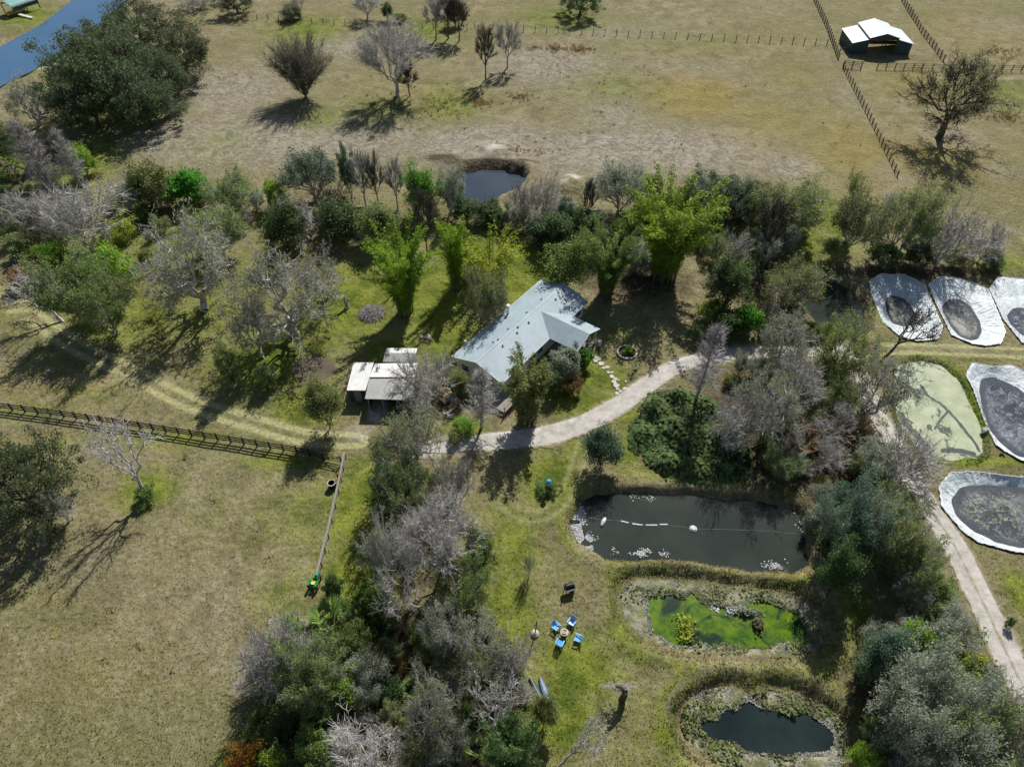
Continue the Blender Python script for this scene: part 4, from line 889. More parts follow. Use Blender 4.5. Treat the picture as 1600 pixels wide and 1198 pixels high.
def mk_bamboo(seed, R=4.2, H=13, nc=74, kind='bamboo', per=290, arch=1.0, base=1.0):
    rng = np.random.RandomState(seed); S = []; C = []; O = []
    for k in range(nc):
        th = rng.rand() * 6.28; rb = base * math.sqrt(rng.rand()); u = np.array([math.cos(th), math.sin(th), 0]); b0 = u * rb + rng.randn(3) * .15 * np.array([1, 1, 0]); h = H * (.55 + .45 * rng.rand()); ro = R * (.25 + .75 * rng.rand()) * arch
        t = np.linspace(0, 1, 9)[:, None]; p = b0 + u * ro * t ** 2.1 + np.array([0, 0, 1]) * h * (t - .16 * t ** 4); S += [(p[i], p[i + 1], .05 * (1 - i / 11), .05 * (1 - (i + 1) / 11)) for i in range(8)]
        tt = .08 + .92 * rng.rand(per) ** .8; q = b0 + u * ro * tt[:, None] ** 2.1 + np.array([0, 0, 1]) * h * (tt - .16 * tt ** 4)[:, None]; w = (.34 * np.sin(tt * 2.75) ** .8 + .06)[:, None]
        C.append(q + rng.randn(per, 3) * w * np.array([.62, .62, .5])); O.append(np.repeat(u[None], per, 0))
    C = np.concatenate(C); O = np.concatenate(O)
    proto(kind, (2 * R, H * .84), mesh_np('culms', *pack(S, 4)), leaf_mesh('crown', [leaves(rng, C, .36, .26, O * .9 + np.array([0, 0, .5]), .25, .3)], rng))
def mk_shrub(seed, R=2.2, H=3.2, nt=46, per=110, ls=.185, kind='shrub', zc=.45, rz=.52, r=.62, asp=.6, zlo=-.6):
    rng = np.random.RandomState(seed); tips = dome(rng, nt, R * .86, H * zc, H * rz * .9, zlo, .45); S1, S2, S3 = branching(rng, tips, (0, 0, H * .06), .10, 6, 3, wob=.1)
    (tv, tq), ends = twigs(rng, S3, 4, .5, .012, np.array([0, 0, 1.]), .8, .3)
    C = clump(rng, tips, per, r); proto(kind, (2 * R, H), mesh_np('stems', *merge([pack(S1, 5), pack(S2, 4), pack(S3, 3), (tv, tq)])), leaf_mesh('foliage', [leaves(rng, C, ls, asp, None, .3)], rng))
def mk_palm(seed, R=2.0, H=4.0, nf=26, ls=1.0, kind='palm', trunk=True):
    rng = np.random.RandomState(seed); top = np.array([0, 0, H * .72 if trunk else .3]); Lf = []; St = []; V = []; Q = []; o = 0
    for k in range(nf):
        th = k * 2.4 + rng.rand() * .4; el = math.radians(-25 + 100 * rng.rand()); d = np.array([math.cos(th) * math.cos(el), math.sin(th) * math.cos(el), math.sin(el)]); L = R * (.75 + .3 * rng.rand()); e = top + d * L * .6; St.append((top, e, .03, .015))
        side = unit(np.cross(d, np.array([0, 0, 1.]))); 
        for s in np.linspace(-1.25, 1.25, 13):
            dd = unit(d * math.cos(s) + side * math.sin(s) - np.array([0, 0, .28])); q = e + dd * L * .5; w = np.cross(dd, np.array([0, 0, 1.])); w = unit(w) * .05 * R
            V += [e - w * .3, e + dd * L * .25 + w, q, e + dd * L * .25 - w]
    V = np.array(V); S1 = link(rng, np.zeros(3), top, .2, .16, 5, .02, 0) if trunk else link(rng, np.zeros(3), top, .15, .1, 2, .02, 0)
    proto(kind, (2 * R, H), mesh_np('trunk', *merge([pack(S1, 8), pack(St, 3)])), leaf_mesh('fronds', [(V, np.arange(len(V)).reshape(-1, 4))], rng))

for s in (1, 2, 3): mk_oak(s)
for s in (11, 12): mk_bare('vase', s, 4.6, 10, .3, .22, 230, 22, 5, 7, .9, .021, cone=62, wob=.05, bow=.01, spread=.8, upb=.3, f1=.2, f2=.35)
mk_bare('spread', 15, 6.0, 11.5, 1.8, .40, 210, 8, 5, 8, 1.0, .021, zc=.62, rz=.40, wob=.08, bow=.03, spread=.9, upb=.15, zlo=-.05)
for s in (17, 18): mk_bare('upright', s, 2.4, 9, 2.2, .17, 90, 7, 4, 9, .7, .02, zc=.62, rz=.38, wob=.05, spread=.6, upb=.7, zlo=-.6)
for s in (21, 22, 23): mk_mossy(s)
for s in (31, 32): mk_cypress(s)
for s in (41, 42, 43): mk_bamboo(s)
mk_bamboo(44, 2.2, 10, 40, 'slim_bamboo', 230, .9, .9); mk_bamboo(45, 3.4, 6.5, 56, 'low_bamboo', 100, 1.0, 1.2)
for s in (51, 52, 53, 54): mk_shrub(s)
for s in (55, 56): mk_shrub(s, 2.2, 3.0, 60, 60, .32, 'broad', .45, .52, .7, .5)
mk_shrub(57, 1.6, 6.0, 60, 95, .17, 'column', .52, .48, .6); mk_shrub(58, 2.6, 7, 80, 120, .20, 'tall_shrub', .52, .48, .85)
mk_shrub(59, 1.8, 1.9, 50, 90, .13, 'round_bush', .42, .52, .4)
for s in (61, 62, 63): mk_bare('scrub', s, 3.8, 7.5, 1.2, .27, 80, 6, 4, 4, .85, .022, zc=.58, rz=.42, stems=3, leafy=.55, ls=.18, zlo=-.5, wob=.09)
for s in (64, 65, 66): mk_bare('thicket', s, 3.8, 7.0, 1.0, .27, 84, 6, 4, 5, .9, .022, zc=.56, rz=.44, stems=3, wob=.11, zlo=-.6, spread=1.0, upb=.15)
for s in (67, 68): mk_bare('leafy_scrub', s, 3.8, 7.0, 1.2, .24, 90, 6, 4, 5, .8, .022, zc=.56, rz=.44, stems=3, leafy=1.6, ls=.19, zlo=-.6, wob=.09)
for s in (71, 72): mk_bare('dead', s, 4.2, 9, 2.6, .26, 26, 5, 3, 5, 1.0, .028, zc=.68, rz=.36, wob=.10, spread=.9, upb=.2)
for s in (73,): mk_bare('field_tree', s, 5.6, 10.5, 2.6, .42, 110, 9, 4, 7, 1.0, .024, zc=.58, rz=.42, wob=.11, leafy=.25, ls=.2, spread=.9, upb=.05, zlo=-.75)
mk_palm(81); mk_palm(82, 1.7, 1.8, 24, kind='frond_clump', trunk=False)

BARKS = dict(oak='bark_dark', vase='bark_olive', spread='bark_grey', upright='bark_olive', mossy='bark_grey', cypress='bark_lilac', bamboo='bark_olive', slim_bamboo='bark_olive', low_bamboo='bark_olive', shrub='bark_grey', broad='bark_dark', column='bark_dark', tall_shrub='bark_dark', round_bush='bark_dark', scrub='bark_grey', thicket='bark_grey', leafy_scrub='bark_grey', dead='bark_pale', field_tree='bark_dark', palm='bark_grey', frond_clump='bark_dark')
LEAVES = dict(oak='leaf_oak', mossy='leaf_olive', bamboo='leaf_bamboo', slim_bamboo='leaf_bamboo', low_bamboo='leaf_bright', shrub='leaf_mid', broad='leaf_fresh', column='leaf_olive', tall_shrub='leaf_dark', round_bush='leaf_dark', scrub='leaf_olive', leafy_scrub='leaf_olive', field_tree='leaf_olive', palm='leaf_mid', frond_clump='leaf_olive')
NAMES = dict(oak='oak_tree', vase='bare_tree', spread='bare_tree', upright='bare_tree', mossy='mossy_oak', cypress='bare_cypress', bamboo='bamboo_clump', slim_bamboo='bamboo_clump', low_bamboo='bamboo_clump', shrub='shrub', broad='broadleaf_shrub', column='slim_tree', tall_shrub='tall_shrub', round_bush='clipped_bush', scrub='scrub_tree', thicket='bare_scrub', leafy_scrub='scrub_tree', dead='dead_tree', field_tree='field_tree', palm='fan_palm', frond_clump='palmetto')
CATS = {k: ('shrub' if k in ('shrub', 'broad', 'tall_shrub', 'round_bush', 'frond_clump') else 'bamboo' if 'bamboo' in k else 'palm' if k == 'palm' else 'tree') for k in NAMES}
GROUPS = dict(tree='trees around the farm', shrub='shrubs around the farm', bamboo='bamboo clumps behind the house', palm='palms around the farm')
RT = random.Random(7)
def slot(o, m):
    o.material_slots[0].link = 'OBJECT'; o.material_slots[0].material = m
for pk in PROTO:
    for p in PROTO[pk]:
        for me, m in ((p['t'], M[BARKS[pk]]), (p['c'], M[LEAVES.get(pk, BARKS[pk])]), (p['m'], M['leaf_moss'])):
            if me is not None and not me.materials: me.materials.append(m)
def plant(kind, x, y, h, w, label, leaf=None, bark=None, lean=0.0, lean_dir=0.0, group=None, var=None, dz=None):
    v = PROTO[kind]; p = v[RT.randrange(len(v)) if var is None else var % len(v)]
    if dz is None: dz = float(ground_z(np.array([[x, y]]))[0]); dz = dz if dz > -.5 else -.5
    r = thing(NAMES[kind], label, CATS[kind], (x, y, dz - .05), RT.random() * 6.28, group or GROUPS[CATS[kind]])
    if lean:
        r.rotation_mode = 'QUATERNION'; ax = Vector((-math.sin(lean_dir), math.cos(lean_dir), 0)); r.rotation_quaternion = Quaternion(ax, lean) @ Quaternion((0, 0, 1), RT.random() * 6.28)
    r.scale = (w / p['d'][0], w / p['d'][0], h / p['d'][1])
    for nm, me in ((p['t'].name.split('.')[0], p['t']), (p['c'].name.split('.')[0], p['c']), ('moss', p['m'])):
        if me is None: continue
        o = bpy.data.objects.new(nm, me); COL.objects.link(o); o.parent = r
        if nm in ('crown', 'foliage', 'fronds'):
            if leaf and kind in LEAVES: slot(o, M['leaf_' + leaf])
            elif bark and kind not in LEAVES: slot(o, M['bark_' + bark])
        elif nm != 'moss' and bark: slot(o, M['bark_' + bark])
    return r
def tree(kind, bx, by, top, wpx, label, leaf=None, bark=None, h=None, lean=0, ld=0, **kw):
    g = U(bx, by); w = wpx * mpp(bx, by); hh = h or max(.8, .96 * height_to(top, g[1] + (.12 * w if kind not in ('cypress', 'vase') else 0)))
    return plant(kind, float(g[0]), float(g[1]), float(hh), float(w), label, leaf, bark, lean, ld, **kw)

TREES = [
 # oak clump by the canal and the near bank
 ('oak', 190, 186, 25, 165, 'dark spreading oak with the broadest crown of the clump beside the canal'),
 ('oak', 292, 118, 25, 108, 'dark oak at the tan field end of the oak clump'),
 ('oak', 150, 160, 50, 84, 'dark oak on the canal bank, nearest the pale strip of road'),
 ('oak', 228, 82, -6, 135, 'dark oak at the back of the oak clump, touching the frame top'),
 ('oak', 262, 160, 70, 110, 'dark oak low in the clump with its shadow on the grass'),
 ('oak', 155, 200, 95, 110, 'low dark oak at the near foot of the oak clump'), ('oak', 238, 196, 110, 100, 'low dark oak on the field side foot of the clump'), ('oak', 180, 120, 20, 110, 'dark oak in the heart of the oak clump'),
 ('mossy', 62, 196, 110, 92, 'grey mossy tree on the bank just below the blue canal'),
 ('shrub', 97, 142, 105, 38, 'mid green bush between the canal road and the oaks', 'mid'),
 ('oak', 8, 268, 172, 78, 'dark evergreen cut by the frame edge below the canal', 'dark'),
 ('cypress', 88, 305, 188, 62, 'pale bare cypress beside the fan palm', None, 'lilac'),
 ('cypress', 128, 292, 200, 44, 'thin bare cypress with a straight dark trunk beside the yellow-green bush', None, 'lilac'),
 ('shrub', 138, 274, 216, 42, 'tall yellow-green bush at the foot of the oak clump shadow', 'bright'),
 ('palm', 35, 292, 246, 40, 'small fan palm beside the pale bare cypress'),
 ('shrub', 56, 318, 280, 56, 'olive brown bush below the fan palm', 'olive'),
 ('shrub', 252, 322, 236, 74, 'dark round bush at the edge of the tan field', 'olive'),
 ('shrub', 240, 320, 255, 52, 'very dark bush hiding under the round field-edge bush', 'dark'),
 ('broad', 303, 318, 258, 62, 'bright green broad-leaved bush against the dark round bush', 'fresh'),
 ('shrub', 214, 302, 272, 42, 'small olive bush left of the dark round field-edge bush', 'olive'),
 ('leafy_scrub', 368, 335, 266, 78, 'dull grey-green scrub between the broad-leaved bush and the thicket', 'olive'),
 ('shrub', 10, 335, 284, 60, 'dark bush at the frame edge under the evergreen', 'dark'),
 ('thicket', 152, 388, 262, 130, 'large pale grey twiggy tree above the yellow-green clearing', None, 'grey'),
 ('thicket', 70, 362, 285, 110, 'grey twiggy tree over the grassy edge, left of the largest pale one', None, 'grey'),
 ('scrub', 205, 330, 270, 70, 'grey-green twiggy tree beside the yellow-green clearing bush', 'grey'),
 ('shrub', 196, 374, 338, 48, 'bright yellow-green bush in the clearing below the dark round bush', 'yellow'),
 ('shrub', 48, 398, 356, 60, 'dark grey bush beside the left grass verge', 'olive'), ('thicket', 78, 385, 330, 70, 'dark grey twiggy bush overlapping the left verge', None, 'dark'),
 ('shrub', 46, 442, 405, 62, 'reddish brown dead bush above the leaning white tree', 'brown'),
 ('shrub', 84, 408, 372, 52, 'low bright yellow-green bush in front of grey twigs', 'bright'),
 ('leafy_scrub', 150, 500, 385, 112, 'broad olive green tree behind the leaning white dead tree', 'mid'),
 ('leafy_scrub', 180, 520, 420, 100, 'bushy green tree with a dark shadow on the worn track', 'mid'),
 ('shrub', 190, 445, 378, 78, 'light green bush on top of the broad olive green tree', 'bright'),
 ('thicket', 168, 480, 410, 60, 'grey twigs poking through the broad olive green tree', None, 'grey'),
 ('mossy', 320, 485, 325, 160, 'gnarled grey oak with broken upward limbs'),
 ('leafy_scrub', 345, 398, 320, 92, 'grey-green tree right behind the gnarled oak', 'olive'), ('dead', 300, 440, 345, 70, 'broken dead limbs rising beside the gnarled oak', None, 'grey'),
 ('column', 367, 600, 522, 36, 'slim olive tree standing alone beside the worn track', 'olive'),
 ('mossy', 462, 522, 376, 172, 'wide mossy oak above the muddy puddle'), ('mossy', 505, 470, 385, 95, 'smaller mossy oak leaning over the sunny lawn'), ('mossy', 410, 560, 450, 80, 'low mossy oak between the puddle and the gnarled oak'), ('shrub', 420, 600, 560, 40, 'low olive bush beside the puddle', 'olive'),
 # far field
 ('vase', 478, 152, 48, 112, 'olive bare tree fanning up from one base in the field', None, 'olive'),
 ('spread', 622, 150, 28, 122, 'big grey bare tree with a domed crown, largest in the far field', None, 'grey'), ('upright', 640, 150, 95, 36, 'short bare trunk beside the big domed bare tree', None, 'dark'),
 ('thicket', 468, 30, -6, 62, 'fallen grey bare tree lying on the top wire fence', None, 'grey'), ('spread', 575, 30, -12, 52, 'small grey bare tree by the dark conifer', None, 'grey'),
 ('column', 606, 32, -2, 20, 'small dark conifer beside the small bare tree', 'dark'), ('shrub', 627, 34, 18, 28, 'low light green bush beside the dark conifer', 'mid'), ('shrub', 455, 30, 2, 40, 'dull bush under the fallen grey tree', 'olive'),
 ('upright', 682, 62, -14, 42, 'first of three bare trees standing together near the frame top', None, 'grey'), ('upright', 701, 60, -18, 44, 'middle of three bare trees standing together near the frame top', None, 'dark'), ('upright', 718, 64, -10, 34, 'last of three bare trees standing together, with the thinnest crown', None, 'dark'),
 ('column', 712, 40, -8, 30, 'dark green tree behind the three bare trees', 'oak'),
 ('upright', 759, 124, 30, 36, 'narrow dark bare tree with its shadow on brown weeds', None, 'olive'), ('upright', 793, 106, 26, 42, 'narrow pale bare tree beside the darker narrow one', None, 'grey'),
 ('oak', 372, 22, -25, 60, 'dark tree at the frame top above the field fence', 'oak'), ('oak', 905, 26, -28, 70, 'dark evergreen at the frame top above the wire fence', 'dark'), ('thicket', 310, 14, -14, 60, 'grey scrub behind the oak clump at the frame top', None, 'grey'),
 ('field_tree', 1466, 216, 70, 150, 'dark tree with layered open branches alone below the barn'),
 # thicket behind the house
 ('leafy_scrub', 490, 312, 226, 82, 'bluish green tree with bare limbs at the field edge of the thicket', 'teal'), ('column', 551, 318, 208, 26, 'tall narrow dark tree sticking out of the thicket', 'teal'), ('upright', 572, 322, 224, 42, 'tall grey bare tree beside the narrow dark tree', None, 'grey'), ('upright', 592, 325, 232, 34, 'olive bare tree with a crooked trunk in the thicket', None, 'olive'), ('upright', 622, 328, 238, 36, 'thin bare tree left of the round bright green tree', None, 'grey'),
 ('shrub', 436, 325, 272, 42, 'bright green bush at the field edge of the thicket', 'bright'), ('tall_shrub', 452, 392, 300, 70, 'dark tree with deep shade at the left end of the thicket', 'dark'), ('thicket', 470, 380, 290, 66, 'grey twiggy crown over the dark left end of the thicket', None, 'grey'),
 ('tall_shrub', 662, 335, 244, 62, 'round bright green tree beside the far pond', 'fresh'), ('leafy_scrub', 706, 332, 252, 48, 'grey-green drooping tree on the far pond edge', 'grey'), ('upright', 668, 400, 280, 40, 'dark straight trunked tree below the round bright green tree', None, 'dark'),
 ('tall_shrub', 540, 370, 300, 80, 'dark green tree in the left half of the thicket', 'dark'), ('tall_shrub', 590, 375, 305, 70, 'olive dark tree directly above the largest lawn bamboo', 'olive'), ('thicket', 520, 345, 270, 70, 'brownish twigs above the dark green thicket tree', None, 'olive'), ('broad', 528, 340, 308, 40, 'bright green bush in the left half of the thicket', 'fresh'),
 ('thicket', 818, 345, 272, 58, 'pale grey bush at the near edge of the far pond', None, 'lilac'), ('thicket', 852, 340, 262, 60, 'grey twiggy bush on the near shore of the far pond', None, 'grey'), ('broad', 765, 345, 312, 50, 'dark broad-leaved bush between the far pond and the bamboo', 'dark'), ('tall_shrub', 730, 350, 300, 55, 'dark shaded tree at the foot of the far pond', 'dark'),
 ('column', 882, 362, 296, 28, 'narrow dark tree in the middle of the thicket', 'teal'), ('upright', 917, 355, 268, 24, 'bare dead stem standing near the spoil heap', None, 'dark'), ('leafy_scrub', 962, 332, 246, 88, 'grey-green rounded oak at the field edge above the bamboo', 'grey'), ('shrub', 1012, 312, 268, 40, 'small grey-green oak beside the rounded oak', 'teal'),
 ('oak', 1110, 335, 264, 105, 'dark rounded oak at the field edge right of the big bamboo', 'teal'), ('oak', 1168, 345, 280, 85, 'dark oak second along the field edge from the big bamboo', 'oak'), ('leafy_scrub', 1228, 365, 272, 108, 'wide grey-green oak where the thicket meets the grass gap', 'olive'), ('upright', 1190, 410, 300, 50, 'tall dark stems under the wide grey-green oak', None, 'dark'),
 ('tall_shrub', 870, 385, 320, 70, 'dark undergrowth tree above the roof end', 'dark'), ('tall_shrub', 915, 375, 315, 70, 'dark undergrowth tree between the roof and the field', 'dark'), ('broad', 850, 380, 335, 55, 'dark broad-leaved shrub above the bright lawn', 'teal'),
 # bamboo and garden
 ('bamboo', 634, 488, 346, 104, 'large bamboo clump casting shade on the sheds'), ('slim_bamboo', 712, 450, 332, 48, 'narrow upright bamboo clump left of the bright low one'), ('low_bamboo', 765, 446, 358, 98, 'bright yellow-green low bamboo beside the lawn', 'yellow'), ('low_bamboo', 735, 430, 375, 55, 'bright low bamboo against the narrow upright clump', 'bright'),
 ('bamboo', 1035, 432, 268, 150, 'largest bamboo clump with arching plumes behind the house'), ('bamboo', 948, 458, 340, 92, 'dark based bamboo clump just behind the roof end', 'mid'), ('tall_shrub', 884, 452, 362, 82, 'light green leafy tree against the roof back corner', 'mid'), ('shrub', 1000, 425, 385, 44, 'pale grey-green bush between the two large bamboo clumps', 'grey'),
 ('leafy_scrub', 765, 508, 408, 62, 'grey-green rounded bush by the back eave', 'olive'), ('tall_shrub', 1130, 482, 385, 76, 'dark green tree at the edge of the shaded lawn', 'dark'), ('shrub', 1110, 500, 460, 46, 'yellow-green bush at the lawn edge under the dark tree', 'bright'), ('broad', 1135, 520, 478, 60, 'dark leafy shrub at the bend of the driveway', 'dark'), ('shrub', 1085, 530, 505, 28, 'small dark bush on the bare lawn edge', 'dark'), ('broad', 1160, 520, 470, 46, 'fresh green shrub beside the driveway bend', 'fresh'),
 ('cypress', 1086, 628, 508, 62, 'pale bare cypress standing over the driveway edge', None, 'lilac'),
 ('slim_bamboo', 822, 656, 546, 72, 'tall olive clump of stems at the front of the house', 'olive'), ('shrub', 882, 590, 528, 52, 'rounded grey-green bush against the porch roof', 'grey'), ('round_bush', 895, 612, 582, 40, 'low dark round bush on the front lawn', 'brown'), ('broad', 910, 570, 540, 34, 'bright green plants beside the porch', 'fresh'), ('shrub', 858, 612, 572, 40, 'dark bush in the shade below the porch bush', 'dark'),
 ('tall_shrub', 516, 668, 582, 64, 'dark olive bush by the end of the black fence', 'olive'), ('thicket', 660, 640, 540, 112, 'bare twiggy tree hanging over the carport roof', None, 'grey'), ('scrub', 690, 600, 545, 60, 'grey-green twigs between the sheds and the house', 'mid'),
 ('cypress', 752, 668, 580, 60, 'bare grey tree in front of the house gable', None, 'grey'), ('tall_shrub', 720, 615, 570, 36, 'dark bush against the house gable', 'olive'), ('shrub', 726, 672, 650, 40, 'bright green bush by the driveway under the bare grey tree', 'bright'), ('shrub', 712, 688, 668, 30, 'small olive bush on the driveway edge', 'olive'),
 ('scrub', 650, 728, 626, 104, 'grey-green tree beside the driveway start', 'olive'), ('leafy_scrub', 628, 790, 700, 84, 'dark green tree below the driveway start', 'dark'), ('thicket', 712, 786, 700, 66, 'grey twiggy bush on the edge of the round turf patch', None, 'grey'), ('leafy_scrub', 650, 822, 755, 66, 'dark scrub tree between the plank fence and the turf loop', 'olive'),
 ('spread', 690, 900, 782, 132, 'big pale bare tree with a tangle of white branches', None, 'pale'), ('tall_shrub', 752, 895, 815, 52, 'dark rounded bush at the right of the big pale bare tree', 'dark'), ('dead', 630, 985, 872, 96, 'grey dead tree with a dark forked trunk above brown ferns', None, 'grey'), ('scrub', 610, 905, 800, 70, 'grey-green tree at the left of the big pale bare tree', 'grey'), ('leafy_scrub', 725, 945, 860, 90, 'dark green tree under the big pale bare tree', 'mid'),
 ('tall_shrub', 938, 728, 664, 66, 'dark green tree at the corner of the main pond', 'teal'), ('scrub', 826, 896, 860, 22, 'thin sapling on the lawn left of the main pond', 'mid'),
 # left pasture
 ('oak', 70, 800, 672, 150, 'dark oak in the pasture below the black fence', 'oak'), ('oak', 20, 780, 690, 90, 'dark oak behind the pasture oak at the frame edge', 'oak'), ('thicket', 110, 815, 755, 50, 'pale dead twigs at the foot of the pasture oak', None, 'pale'),
 ('dead', 232, 776, 655, 110, 'white dead tree with a green base, alone in the pasture', None, 'pale'), ('shrub', 232, 780, 758, 42, 'green shoots round the foot of the white dead tree', 'mid'),
 # right row along the upper liners
 ('leafy_scrub', 1322, 398, 276, 80, 'grey-green tree left of the bare leaning pole above the liners', 'olive'), ('upright', 1362, 360, 290, 30, 'thin leaning bare pole above the first liner', None, 'pale'), ('leafy_scrub', 1405, 400, 276, 82, 'leafy grey-green tree above the gap between first two liners', 'olive'), ('thicket', 1462, 412, 308, 96, 'dense grey twiggy tree above the middle liner', None, 'grey'), ('thicket', 1522, 408, 338, 80, 'pale bare tree at the field side of the liner row', None, 'lilac'), ('shrub', 1548, 418, 392, 40, 'low dark bush at the end of the tree row', 'dark'), ('shrub', 1375, 415, 370, 60, 'dark bush in the shade above the first liner', 'dark'), ('shrub', 1432, 415, 375, 54, 'dark bush between the trees above the liners', 'dark'), ('shrub', 1300, 405, 365, 50, 'olive bush at the left foot of the liner tree row', 'olive'), ('shrub', 1490, 415, 385, 40, 'olive bush under the dense grey twiggy tree', 'olive'),
 # right middle
 ('oak', 1302, 592, 488, 96, 'oak with a thick forked trunk by the driveway end', 'olive'), ('dead', 1376, 566, 470, 96, 'bare tree leaning over the first liner', None, 'dark'), ('mossy', 1352, 650, 545, 110, 'tall grey tree on the edge of the duckweed pond'), ('thicket', 1392, 765, 675, 110, 'bare tree leaning out over the lower end of the duckweed pond', None, 'grey'),
 ('thicket', 1130, 705, 620, 70, 'bare grey scrub standing in the right half of the large-leaved bed', None, 'grey'), ('mossy', 1190, 690, 575, 120, 'pale grey tangled tree beside the large-leaved bed'), ('thicket', 1150, 680, 600, 90, 'grey twiggy tree rising from the large-leaved bed', None, 'grey'), ('thicket', 1235, 640, 540, 90, 'grey bare tree in the middle of the right-hand thicket', None, 'grey'), ('mossy', 1215, 560, 470, 100, 'mossy tree beside the shaded pond'), ('leafy_scrub', 1230, 480, 400, 90, 'dark scrub tree at the upper shore of the shaded pond', 'olive'),
 ('frond_clump', 1262, 650, 610, 80, 'palmetto with dead brown fronds in the thicket', 'dry'), ('frond_clump', 1330, 690, 650, 80, 'brown palmetto below the tall grey tree', 'dry'), ('frond_clump', 1245, 705, 660, 70, 'dead palmetto in deep shade', 'brown'), ('broad', 1222, 500, 475, 40, 'dark glossy shrub on the shaded pond shore', 'teal'),
 ('leafy_scrub', 1305, 860, 750, 100, 'grey topped dark tree right of the main pond', 'teal'), ('leafy_scrub', 1358, 868, 772, 92, 'dark tree with green tufts beside the sandy lane', 'olive'), ('thicket', 1360, 840, 765, 80, 'grey twigs beside the sandy lane bend', None, 'grey'), ('shrub', 1392, 855, 800, 46, 'green bush along the sandy lane verge', 'mid'), ('leafy_scrub', 1405, 905, 835, 78, 'bushy scrub tree where the lane verge widens', 'olive'), ('shrub', 1268, 820, 790, 40, 'pale leafy bush on the main pond end', 'grey'), ('tall_shrub', 1290, 930, 840, 66, 'dark shaded tree below the main pond corner', 'dark'),
 # lower right
 ('tall_shrub', 1355, 1060, 985, 70, 'dark bluish tree at the end of the algae pond bank', 'teal'), ('leafy_scrub', 1400, 1130, 1020, 140, 'large grey-green tree right of the lower pond', 'grey'), ('mossy', 1470, 1150, 1055, 112, 'silvery olive tree in the middle of the lower right wood'), ('scrub', 1540, 1195, 1090, 110, 'grey-green twiggy tree at the bottom right frame corner', 'olive'), ('leafy_scrub', 1465, 1215, 1120, 100, 'olive tree at the bottom frame edge below the silvery one', 'olive'), ('leafy_scrub', 1420, 1195, 1090, 120, 'grey-green tree at the bottom frame edge right of the lower pond', 'grey'), ('thicket', 1535, 1165, 1075, 90, 'grey twiggy crown near the lane end', None, 'grey'), ('dead', 1450, 985, 950, 60, 'fallen pale branch tree in the scrub below the lane', None, 'pale'), ('broad', 1505, 1055, 1025, 50, 'bright lime green bush in the lower right scrub', 'yellow'), ('shrub', 1408, 1010, 960, 50, 'fresh green bush below the fallen pale branch tree', 'bright'), ('shrub', 1440, 1035, 985, 60, 'rounded green bush beside the lime green one', 'mid'), ('shrub', 1340, 1195, 1165, 50, 'bright yellow-green bush at the lower pond end', 'bright'),
 # lower left wood
 ('thicket', 448, 1062, 958, 116, 'large grey bare crown at the left of the lower wood', None, 'lilac'), ('leafy_scrub', 500, 1085, 995, 96, 'dark grey-green tree at the left of the lower wood', 'olive'), ('shrub', 560, 1010, 965, 60, 'sunlit green bush below the bright palmetto', 'mid'), ('shrub', 462, 1000, 965, 44, 'yellow-green bush on the pasture edge of the lower wood', 'bright'), ('shrub', 500, 1180, 1140, 70, 'low green bush above the rusty orange bush', 'mid'), ('shrub', 528, 940, 893, 40, 'narrow dark bush by the green garden tractor', 'dark'), ('frond_clump', 520, 985, 935, 80, 'bright green palmetto at the head of the lower wood', 'mid'), ('broad', 585, 960, 915, 60, 'fresh green shrub below the dead forked tree', 'mid'), ('shrub', 545, 1085, 1045, 70, 'yellow-green bush beside the brown ferns', 'bright'), ('mossy', 750, 1055, 955, 122, 'wide grey mossy tree beside the lawn chairs'), ('scrub', 700, 1020, 935, 78, 'grey tree between the dead forked tree and the lawn', 'grey'), ('thicket', 800, 1060, 985, 70, 'grey twigs at the lawn edge below the leaning post', None, 'grey'), ('mossy', 680, 1150, 1050, 100, 'grey mossy tree over the brown ferns'), ('dead', 775, 1150, 1060, 90, 'white stemmed dead tree at the lower lawn edge', None, 'pale'), ('thicket', 580, 1215, 1135, 130, 'pale bare crown at the bottom frame edge', None, 'pale'), ('slim_bamboo', 800, 1230, 1120, 80, 'dark green bamboo at the bottom of the lower wood', 'dark'), ('shrub', 392, 1200, 1166, 60, 'rusty orange bush at the bottom frame edge', 'orange'), ('shrub', 436, 1208, 1178, 56, 'yellow bush beside the rusty orange one', 'yellow'), ('tall_shrub', 850, 1130, 1085, 46, 'dark shrub beside the pale blue canoe', 'olive'), ('dead', 870, 1200, 1135, 70, 'bare grey dead branch at the lower lawn edge', None, 'pale'),
]
LEANS = {'dead:1376': (.6, .5), 'dead:105': (.5, 2.6), 'thicket:1392': (.5, .6), 'dead:232': (.15, 2.2), 'dead:1450': (1.0, .2), 'thicket:468': (.9, 2.9), 'upright:1362': (.3, .2), 'cypress:88': (.12, 3.0), 'column:934': (.0, 0), 'dead:870': (.5, .4)}
for row in TREES:
    k = f'{row[0]}:{row[1]}'; l = LEANS.get(k, (0, 0))
    tree(row[0], *row[1:5], row[5], *(row[6:] if len(row) > 6 else ()), lean=l[0], ld=l[1])
tree('dead', 98, 502, 425, 84, 'white dead tree leaning over the worn track', None, 'pale', h=9.5, lean=.65, ld=2.75)

